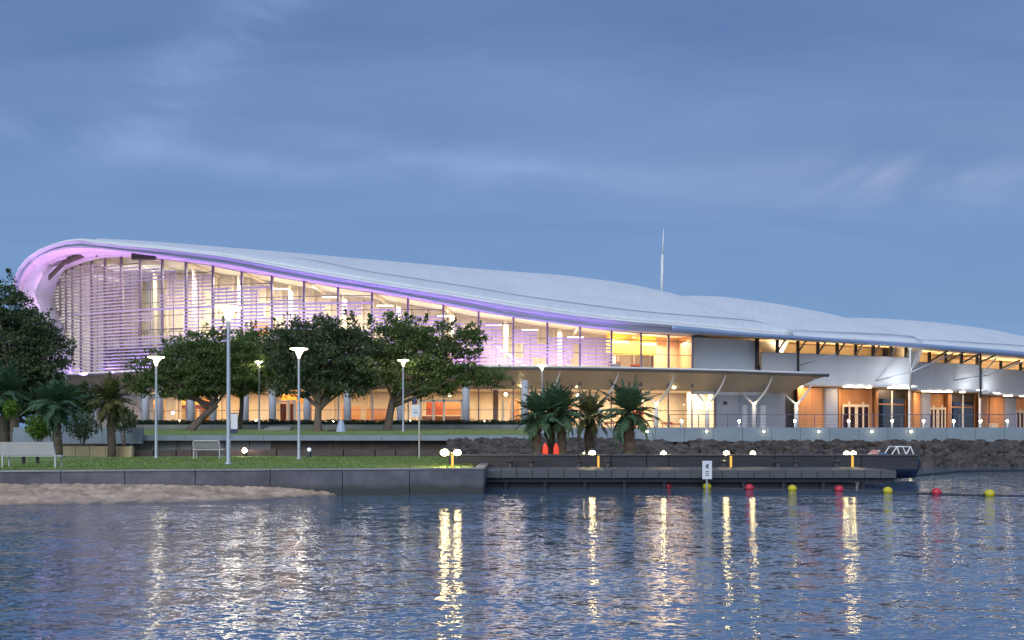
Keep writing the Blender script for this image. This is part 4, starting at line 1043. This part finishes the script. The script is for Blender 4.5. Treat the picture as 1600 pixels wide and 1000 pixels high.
# ------------------------------------------------------------------ benches
t = thing('bench', 'pale metal bench with solid back on the lawn at the left edge', 'bench', (gx(45,34),34,LZ))
W = 1.0
b = MB(); b.hexa([(-W,-.02,.42),(W-.05,-.02,.42),(W-.05,.03,.42),(-W,.03,.42),(-W,-.16,.90),(W-.07,-.16,.90),(W-.07,-.12,.90),(-W,-.12,.90)]); b.build('backrest', M_bench, t, world=False)
b = MB(); b.box(-W,W+.12,.0,.48,.38,.43); b.build('seat', M_bench, t, world=False)
for sx in (-W+.08, W-.05):
    b = MB(); b.box(sx-.025,sx+.025,-.04,.01,0,.42); b.build('leg', M_bench, t, world=False)
    b = MB(); b.box(sx-.025,sx+.025,.42,.47,0,.38); b.build('leg', M_bench, t, world=False)
for sx in (-.35,.15):
    b = MB(); b.box(sx-.05,sx+.05,.30,.36,.12,.38); b.build('bracket', M_darkst, t, world=False)
b = MB(); b.box(W-.02,W+.14,.0,.05,.36,.40); b.build('armrest', M_bench, t, world=False)
t = thing('bench', 'small pale framed bench on the lawn left of the tallest lamp post', 'bench', (gx(324,46.5),46.5,LZ))
for sx in (-.66,.60):
    b = MB(); b.tube([(sx,-.02,0),(sx,0,.42),(sx,-.10,.80),(sx-.06*(1 if sx > 0 else -1),-.12,.86)], .035, 6); b.build('leg', M_bench, t, world=False)
    b = MB(); b.tube([(sx,.42,0),(sx,.42,.42)], .03, 6); b.build('leg', M_bench, t, world=False)
b = MB(); b.box(-.70,.78,-.05,.46,.42,.47); b.build('seat', M_bench, t, world=False)
b = MB(); b.tube([(-.62,-.12,.86),(.56,-.12,.86)], .03, 6); b.build('top_rail', M_bench, t, world=False)
b = MB(); b.box(-.62,.56,-.10,-.075,.50,.80); b.build('backrest', mat('bench_mesh_back', (.20,.21,.20), .6), t, world=False)

# ------------------------------------------------------------------ signs
D = 47; t = thing('post_sign', 'white sign on a slim pale post near the far edge of the lawn', 'sign', (gx(655,D),D,LZ))
z = lambda py: EYE+(HY-py)/F0*D-LZ
b = MB(); b.tube([(0,0,0),(0,0,z(624))], .035, 8); b.build('post', mat('cream_post', (.62,.57,.47), .5), t, world=False)
b = MB(); b.box(-.40,.03,-.05,-.03,z(652),z(633)); s_ = b.build('sign_board', M_signw, t, world=False)
b = MB(); b.box(-.30,-.06,-.056,-.051,z(646),z(643)); b.box(-.30,-.10,-.056,-.051,z(641),z(639.5)); b.build('printed_lines', mat('sign_print', (.35,.45,.65), .5), s_, world=False)
b = MB(); b.box(-.35,-.10,-.05,-.03,z(632),z(621)); b.build('symbol_board', M_signb, t, world=False)
D = 33.4; t = thing('water_sign', 'small white notice sign standing in the water by the yellow float', 'sign', (gx(1104.5,D),D,-.1))
z = lambda py: EYE+(HY-py)/F0*D+.1
b = MB(); b.tube([(0,0,-.4),(0,0,z(722))], .03, 8); b.build('post', M_pole, t, world=False)
b = MB(); b.box(-.165,.165,-.05,-.03,z(748.5),z(720)); s_ = b.build('sign_board', M_signw, t, world=False)
b = MB()
for (x0_,x1_,y0_,y1_) in ((-.03,.05,725,728),(-.06,.03,728,730.5),(.0,.07,730.5,732),(-.06,.06,736,737.2),(-.06,.05,739,740.2),(-.06,.06,742,743.2)):
    b.box(x0_,x1_,-.056,-.051,z(y1_),z(y0_))
b.build('printed_symbol', mat('sign_print_dark', (.08,.08,.11), .5), s_, world=False)
t = thing('pale_cabinet', 'pale blue tapered litter bin on the upper lawn right of the V-shaped trunk', 'bin', (gx(533,66),66,2.1))
b = MB(); b.lathe([(.36,0),(.30,.30),(.20,.65),(.16,.80),(.001,.86)], n=10); b.build('body', mat('pale_blue_paint', (.42,.52,.66), .5), t, world=False)
b = MB(); b.box(-.9,-.42,-.2,.2,0,.18); b.build('plinth', M_block, t, world=False)
t = thing('entrance_steps', 'pale low steps on the upper lawn in front of the dark red doors', 'steps', (gx(430,70),70,2.2))
for k in range(3):
    b = MB(); b.box(gx(408,70)+k*.15-t.location.x, gx(452,70)-t.location.x, k*.35,k*.35+.4,0,.12+.12*k); b.build('step', M_conc, t, world=False)

# red board and life station between the palms
t = thing('red_board', 'bright red rescue board propped between the trunks of the palm clump', 'rescue board', (gx(852,42),42,.84))
b = MB(); b.lathe([(.02,0),(.10,.08),(.13,.25),(.12,.5),(.07,.66),(.01,.72)], n=14); o = b.build('board', mat('glowing_red_lacquer', (.80,.06,.03), .35, emit=(1,.08,.03), estr=.35), t, world=False, smooth=True); o.scale = (1,.35,1)  # board is no lamp; weak emission adds a red glow
t = dup(t, (gx(869,42.4),42.4,.84), 'narrower red rescue board, right of the middle palm trunk')
t['group'] = 'red rescue boards'
# ------------------------------------------------------------------ buoys and rope
bu = [(1043,758,'R','red float on the swimming line, nearest the palms'),(1105,759,'Y','yellow float at the foot of the white water sign'),(1171,760.5,'R','red float just right of the white water sign'),(1238,762,'Y','yellow float between the second and third red floats'),(1311,763,'R','red float below the widest jetty lamp'),(1387,765.5,'Y','yellow float below the moored boat'),(1463,767.5,'R','largest red float, near the right end of the line'),(1546,770,'Y','last yellow float on the line, at the right')]
pr = {}
pts = []
for px, py, c_, lab in bu:
    D = EYE*F0/(py+3.5-HY)*.985; pts.append(Vector((gx(px,D),D,.02)))
    if c_ not in pr:
        t = thing('float', lab, 'float', (gx(px,D),D,.07), 'floats on the swimming line')
        b = MB(); b.ball((0,0,0), .155, 16, .88); b.build('ball', M_red if c_ == 'R' else M_yel, t, world=False, smooth=True)
        b = MB(); b.tube([(-.20,0,-.02),(.20,0,-.02)], .03, 8); b.build('rope_eye', M_darkst, t, world=False)
        pr[c_] = t
    else: dup(pr[c_], (gx(px,D),D,.07), lab)
b = MB(); pl = [Vector((gx(985,36.3),36.3,.02))]+pts+[Vector((gx(1640,29.6),29.6,.02))]
full = []
for i in range(len(pl)-1):
    for k in range(6):
        p = pl[i].lerp(pl[i+1], k/6); p.y += .05*math.sin(k/6*math.pi)*(-1)**i; full.append(p)
b.tube(full+[pl[-1]], .028, 6); o = b.build('float_line', M_rope); tag(o, 'dark rope joining the red and yellow floats on the water', 'rope')

# ------------------------------------------------------------------ boat behind the jetty
t = thing('moored_boat', 'small blue boat with white tube frame moored behind the jetty end', 'boat', (gx(1385,40.5),40.5,.0))
secs = []
for k in range(9):
    s = k/8; x = -1.15+2.3*s; w = .62*math.sin(min(1, s*1.5+.12)*math.pi/2); zt = .92+.12*(1-s)
    if s < .15: w = .12+s*2.2
    secs.append([(x, -w, zt), (x, -w*.82, .45), (x, -w*.2, .12), (x, w*.2, .12), (x, w*.82, .45), (x, w, zt)])
b = MB(); b.grid(secs); b.build('hull', mat('boat_blue', (.02,.04,.09), .35), t, world=False, smooth=True, solid=.05)
b = MB(); b.box(-.9,1.0,-.5,.5,.80,.86); b.build('deck', M_white, t, world=False)
def tb(pts, r=.028): return MB().tube(pts, r, 6)
tb([(-.02,-.4,.95),(.28,-.4,1.42),(.85,-.4,1.42),(1.05,-.4,.95)]).build('tube_frame', M_signw, t, world=False)
tb([(-.02,.4,.95),(.28,.4,1.42),(.85,.4,1.42),(1.05,.4,.95)]).build('tube_frame', M_signw, t, world=False)
tb([(.28,-.4,1.42),(.42,-.4,1.0)]).build('frame_strut', M_signw, t, world=False)
tb([(.85,-.4,1.42),(.62,-.4,1.0)]).build('frame_strut', M_signw, t, world=False)
tb([(.28,-.4,1.42),(.28,.4,1.42)]).build('cross_tube', M_signw, t, world=False)
b = MB(); b.box(1.12,1.32,-.12,.12,.7,1.32); b.build('outboard_motor', M_darkst, t, world=False)
b = MB(); b.lathe([(.02,0),(.22,.05),(.26,.2),(.15,.36),(.02,.42)], (-.55,-.1,.88), 10); b.build('pink_bundle', mat('pink_canvas', (.45,.22,.20), .8, 0, .3, 8), t, world=False, smooth=True)
tb([(-1.05,-.2,1.0),(-.8,-.2,1.1),(-.35,-.2,1.25)], .045).build('oar', mat('pale_pink', (.6,.45,.42), .6), t, world=False)
b = MB(); b.box(-.45,-.1,-.45,-.1,.87,1.15); b.build('blue_crate', mat('crate_blue', (.06,.18,.42), .5), t, world=False)

# ------------------------------------------------------------------ trees
def leafquad(b, p, s_, r, up=.4, asp=.5):
    nrm = Vector((r.gauss(0,1), r.gauss(0,1), r.gauss(0,1)+up)).normalized()
    a = nrm.orthogonal().normalized(); a.rotate(Matrix.Rotation(r.uniform(0,6.28), 3, nrm)); c = nrm.cross(a)*s_*asp; a = a*s_
    b.add([p-a, p-c, p+a, p+c], [(0,1,2,3)])
def broad_tree(name, label, D, base, blobs, n_leaf, m_leaf, seed, limbs=8, tr=.32, lean=None, cat='tree', group=None, spikes=(), fork=.25, dens=70, lsize=(.07,.15)):
    """blobs: (px, py, rx_px, ry_px) of the crown's masses"""
    r = random.Random(seed)
    t = thing(name, label, cat, (gx(base[0],D), D, EYE+(HY-base[1])/F0*D), group)
    o = Vector(t.location); k_ = D/F0
    bw = [(at(px, py, D), rx*k_, ry*k_) for px, py, rx, ry in blobs]
    cc = sum((q[0] for q in bw), Vector())/len(bw)
    H = cc.z-o.z
    F_ = o+Vector(((cc.x-o.x)*.12, 0, H*fork*2))
    if lean: F_ = at(lean[0], lean[1], D)
    b = MB(); b.tube([o-Vector((0,0,.3)), o+Vector((0,0,.05)), o.lerp(F_, .5)+Vector((r.uniform(-.08,.08),0,0)), F_], [tr*1.6, tr*1.15, tr*.9, tr*.85], 10); b.build('trunk', M_bark, t, smooth=True)
    tips = []
    for k in range(limbs):
        q = bw[k % len(bw)]; ang = r.uniform(0, 6.28)
        tgt = q[0]+Vector((math.cos(ang)*q[1]*r.uniform(.2,.7), math.sin(ang)*q[1]*.6, q[2]*r.uniform(-.3,.4)))
        mid = F_.lerp(tgt, .45)+Vector((r.uniform(-.2,.2), r.uniform(-.3,.3), -.12*(tgt-F_).length*r.uniform(.0,1.0)))
        st_ = o.lerp(F_, r.uniform(.7,1.0))
        pts = bez(st_, mid, tgt, 7); rr = tr*r.uniform(.38,.6)
        b = MB(); b.tube(pts, [rr*(1-.85*i/7)+.015 for i in range(8)], 7)
        for m_ in range(4):
            i = r.randint(3, 6); s0 = pts[i]; e = s0+Vector((r.uniform(-1,1)*q[1]*.45, r.uniform(-1,1)*q[1]*.5, r.uniform(.0,1)*q[2]*.7))
            md = s0.lerp(e, .5)+Vector((0,0,-.1)); b.tube(bez(s0, md, e, 4), [rr*.35,rr*.28,rr*.2,rr*.12,.012], 5); tips.append(e)
        b.build('limb', M_bark, t, smooth=True); tips.append(tgt)
    b = MB(); nc = max(1, n_leaf//dens); wts = [q[1]*q[2] for q in bw]
    for c_ in range(nc):
        q = r.choices(bw, wts)[0]
        while True:
            d = Vector((r.gauss(0,1), r.gauss(0,1), r.gauss(0,1))).normalized()
            rad = r.random()**.38
            if noise.noise(Vector((d.x*2.2+seed, d.y*2.2, d.z*2.2+q[0].x))) > -.10 or rad < .42: break
        wob = 1+.22*noise.noise(Vector((d.x*2.3, d.y*2.3+seed, d.z*2.3)))
        p = q[0]+Vector((d.x*q[1]*rad*wob, d.y*q[1]*.85*rad, d.z*q[2]*rad*wob))
        cr = r.uniform(.28, .62)
        for l in range(int(dens*r.uniform(.6,1.3))):
            e = Vector((r.gauss(0,1)*cr, r.gauss(0,1)*cr, r.gauss(0,1)*cr*.42))*.62
            leafquad(b, p+e, r.uniform(*lsize), r)
    for k in range(30):
        q = r.choice(bw); a_ = r.uniform(-.35, math.pi+.35); d = Vector((math.cos(a_)*q[1], r.uniform(-.5,.5)*q[1], math.sin(a_)*q[2]))
        a0 = q[0]+d*.8; c0 = q[0]+d*r.uniform(1.08,1.3)+Vector((0,0,r.uniform(.1,.5)))
        for l in range(38):
            s = r.random(); p = a0.lerp(c0, s)+Vector((r.gauss(0,1), r.gauss(0,1), r.gauss(0,1)))*.15*(1.15-s*.8); leafquad(b, p, r.uniform(.07,.15), r)
    for (px, py, px2, py2) in spikes:    # long leafy shoots breaking the outline
        a, c = at(px, py, D), at(px2, py2, D); 
        for l in range(75):
            s = r.random(); p = a.lerp(c, s)+Vector((r.gauss(0,1), r.gauss(0,1), r.gauss(0,1)))*.13*(1.15-s*.75); leafquad(b, p, r.uniform(.07,.15), r)
    b.build('crown', m_leaf, t)
    return t
broad_tree('rain_tree', 'broad dark green tree with leaning trunk left of the tallest lamp post', 69, (298,672),
  [(300,562,58,44),(250,580,42,34),(345,556,44,42),(290,600,66,22),(370,565,30,36),(222,596,24,20),(330,600,40,20)], 30000, M_leaf, 1, 9, .26, lean=(338,632), group='spreading trees in front of the building', fork=.32,
  spikes=[(262,545,255,530),(300,530,296,517),(330,525,333,512)])
broad_tree('rain_tree', 'smaller green tree lit from within by a lamp, behind the lamp post', 74, (374,668),
  [(400,560,42,42),(420,580,38,32),(385,598,42,24),(395,538,36,24),(440,570,28,38)], 18000, M_leaf, 2, 8, .18, group='spreading trees in front of the building', fork=.3)
broad_tree('rain_tree', 'dense dark tree with V-shaped trunk behind the slim lamp post', 67, (497,674),
  [(500,560,70,52),(455,550,46,44),(545,550,52,50),(520,602,66,24),(460,598,38,26),(500,522,52,24),(560,590,40,26)], 36000, M_leafd, 3, 10, .27, group='spreading trees in front of the building', fork=.2,
  spikes=[(545,505,538,482),(556,508,548,486),(520,505,510,492),(480,512,478,504),(470,512,462,505),(575,510,580,492)])
broad_tree('rain_tree', 'widest spreading tree with pale lit limbs, reaching right over the canopy edge', 70, (606,670),
  [(612,532,60,38),(660,524,56,28),(700,538,46,26),(640,580,64,28),(710,588,60,22),(748,588,44,17),(690,562,60,26),(598,570,44,40),(735,526,24,13),(665,608,54,14)], 36000, M_leaf, 4, 13, .30, group='spreading trees in front of the building', fork=.22,
  spikes=[(590,510,575,490),(603,505,612,487),(660,508,668,490),(720,520,734,507),(730,530,757,517),(770,580,797,574),(775,592,800,592),(700,512,712,500),(740,548,756,545),(765,600,788,606),(640,505,633,488)])
broad_tree('dark_tree', 'tall dark tree mass at the left edge beside the roof curl', 63, (20,700),
  [(5,480,40,46),(35,520,48,36),(15,560,50,46),(60,540,34,30),(45,580,54,34),(-40,520,60,70),(74,565,34,30),(0,610,60,40),(-60,580,60,70),(20,600,60,40),(50,520,40,34)], 60000, M_leafd, 5, 9, .4,
  spikes=[(70,530,98,530),(85,540,120,533),(85,560,112,565),(60,520,72,508),(20,440,12,420)])
broad_tree('dark_tree', 'dark tree behind the palms, left of the ground floor lights', 72, (90,668),
  [(60,615,50,36),(110,625,26,28),(20,630,40,40),(135,628,20,20)], 14000, M_leafd, 6, 5, .2)
# palms
def frond_mesh(name, Lf, droop, m_, seed, wid=.34, nl=32, stiff=1.0):
    r = random.Random(seed); b = MB(); pts = []
    for k in range(11):
        s = k/10; pts.append(Vector((Lf*(s-.12*s*s*droop), 0, Lf*(.28*s-droop*.55*s*s))))
    b.tube(pts, [.022*(1-.8*k/10)+.003 for k in range(11)], 4, False)
    for k in range(nl):
        s = .12+.88*k/(nl-1); i = min(9, int(s*10)); f = s*10-i; p = pts[i].lerp(pts[i+1], min(1, f)); d = (pts[i+1]-pts[i]).normalized()
        for sg in (-1, 1):
            ll = wid*math.sin(min(1, s*1.15+.12)*math.pi)**.6*r.uniform(.85,1.1)+.06
            dirv = (Vector((0, sg, 0))*.8+d*.65+Vector((0,0,.25-.5*r.random()))).normalized()
            e = p+dirv*ll+Vector((0,0,-.18*ll)); w = d*.034*stiff; m = p.lerp(e, .45)+Vector((0,0,.02))
            b.add([p-w*.5, m-w, e, m+w, p+w*.5], [(0,1,2,3,4)])
    return b.mesh(name, m_)
FM = {}
for key, m_ in (('g', M_palm), ('o', M_palmo)):
    FM[key] = [frond_mesh('frond', 1.55, .5, m_, 1), frond_mesh('frond', 1.6, .9, m_, 2), frond_mesh('frond', 1.45, 1.4, m_, 3, .30), frond_mesh('frond', 1.3, .15, m_, 4)]
def palm(label, px, D, basez, crown_py, R_px, key, nf, seed, tr=.16, up=1.0, cat='palm', group='short date palms behind the jetty', name='date_palm'):
    r = random.Random(seed); X = gx(px, D); t = thing(name, label, cat, (X, D, basez), group)
    zc = EYE+(HY-crown_py)/F0*D-basez
    b = MB(); n = 9; b.tube([(0.03*math.sin(k),0,-.1+(zc+.1)*k/n) for k in range(n+1)], [tr*(1.15 if k % 2 else .95)*(1.15-.2*k/n) for k in range(n+1)], 12); b.build('trunk', M_bark_p, t, world=False)
    b = MB()
    for k in range(26):
        a = k*2.4; z = zc*(.35+.6*k/26); b.tube([(math.cos(a)*tr*.9,math.sin(a)*tr*.9,z),(math.cos(a)*tr*1.45,math.sin(a)*tr*1.45,z+.10)], [.04,.02], 5)
    b.build('leaf_bases', M_bark_p, t, world=False, kind='stuff')
    sc0 = R_px*D/F0/1.45
    for k in range(nf):
        tt = k/nf; el = R(78-up*125*tt+r.uniform(-8,8)); az = k*2.39996+r.uniform(-.15,.15)
        me = FM[key][3 if tt < .18 else 0 if tt < .45 else 1 if tt < .75 else 2]
        f = bpy.data.objects.new('frond', me); C.objects.link(f); f.parent = t
        f.location = (0, 0, zc+.05-.12*tt); f.rotation_euler = (r.uniform(-.3,.3), -el*.85, az); s_ = sc0*r.uniform(.85,1.12); f.scale = (s_, s_*1.1, s_)
    return t
palm('left palm of the dense clump of three, over the red board', 839, 42, .84, 650, 50, 'g', 30, 1, .19)
palm('middle and tallest palm of the dense clump of three', 861, 43, .84, 640, 50, 'g', 30, 2, .15)
palm('right palm of the dense clump of three', 878, 42.5, .84, 645, 50, 'g', 30, 3, .17)
palm('shorter yellowish palm between the clump and the last palm', 921, 46, .84, 652, 50, 'o', 26, 4, .20)
palm('separate palm furthest right, with its own thick trunk', 983, 42, .84, 645, 58, 'g', 34, 5, .22)
palm('drooping olive palm on the lawn left of a lamp post', 174, 50.5, .80, 625, 46, 'o', 34, 6, .18, 1.15, group='palms beside the lawn', name='palm')
palm('dark blue-green palm behind the bench', 90, 49, .80, 630, 52, 'g', 36, 7, .17, 1.15, group='palms beside the lawn', name='palm')
palm('dark palm at the left edge above the bench', 8, 52, .80, 615, 56, 'g', 34, 8, .2, 1.1, group='palms beside the lawn', name='palm')
def shrub(label, px, py, D, rx, ry, m_, n, seed, basez):
    r = random.Random(seed); t = thing('shrub', label, 'shrub', (gx(px,D), D, basez)); k_ = D/F0; c0 = at(px, py, D); b = MB()
    for k in range(n):
        d = Vector((r.gauss(0,1), r.gauss(0,1), r.gauss(0,1))).normalized()*r.random()**.4; d *= 1+.3*noise.noise(d*3)
        leafquad(b, c0+Vector((d.x*rx*k_, d.y*rx*k_, d.z*ry*k_)), r.uniform(.05,.13), r, .2, .35)
    b.build('foliage', m_, t)
    b = MB()
    for k in range(6):
        b.tube([(gx(px,D)+r.uniform(-.1,.1),D,basez-.1), tuple(c0+Vector((r.uniform(-.6,.6)*rx*k_,0,r.uniform(-.2,.5)*ry*k_)))], [.03,.012], 5)
    b.build('stem', M_bark, t)
shrub('bright yellow-green shrub behind the bench, left of the dark palm', 60, 668, 50.5, 20, 19, M_shrub, 1500, 1, 1.0)
shrub('small light green shrub with thin stem at the left edge', 17, 638, 50.8, 12, 16, M_shrub, 500, 2, 1.0)
shrub('dark low shrub between the two lawn palms', 128, 665, 53.4, 26, 22, M_leafd, 1500, 3, 1.2)
shrub('dark shrub at the left edge above the bench back', -5, 672, 53.2, 22, 26, M_leafd, 1500, 4, 1.2)
for (px, lab) in ((212,'dark shrub beside the drooping palm, under the orange panels'),): shrub(lab, px-18, 655, 56, 20, 20, M_leafd, 1200, 9, 1.4)
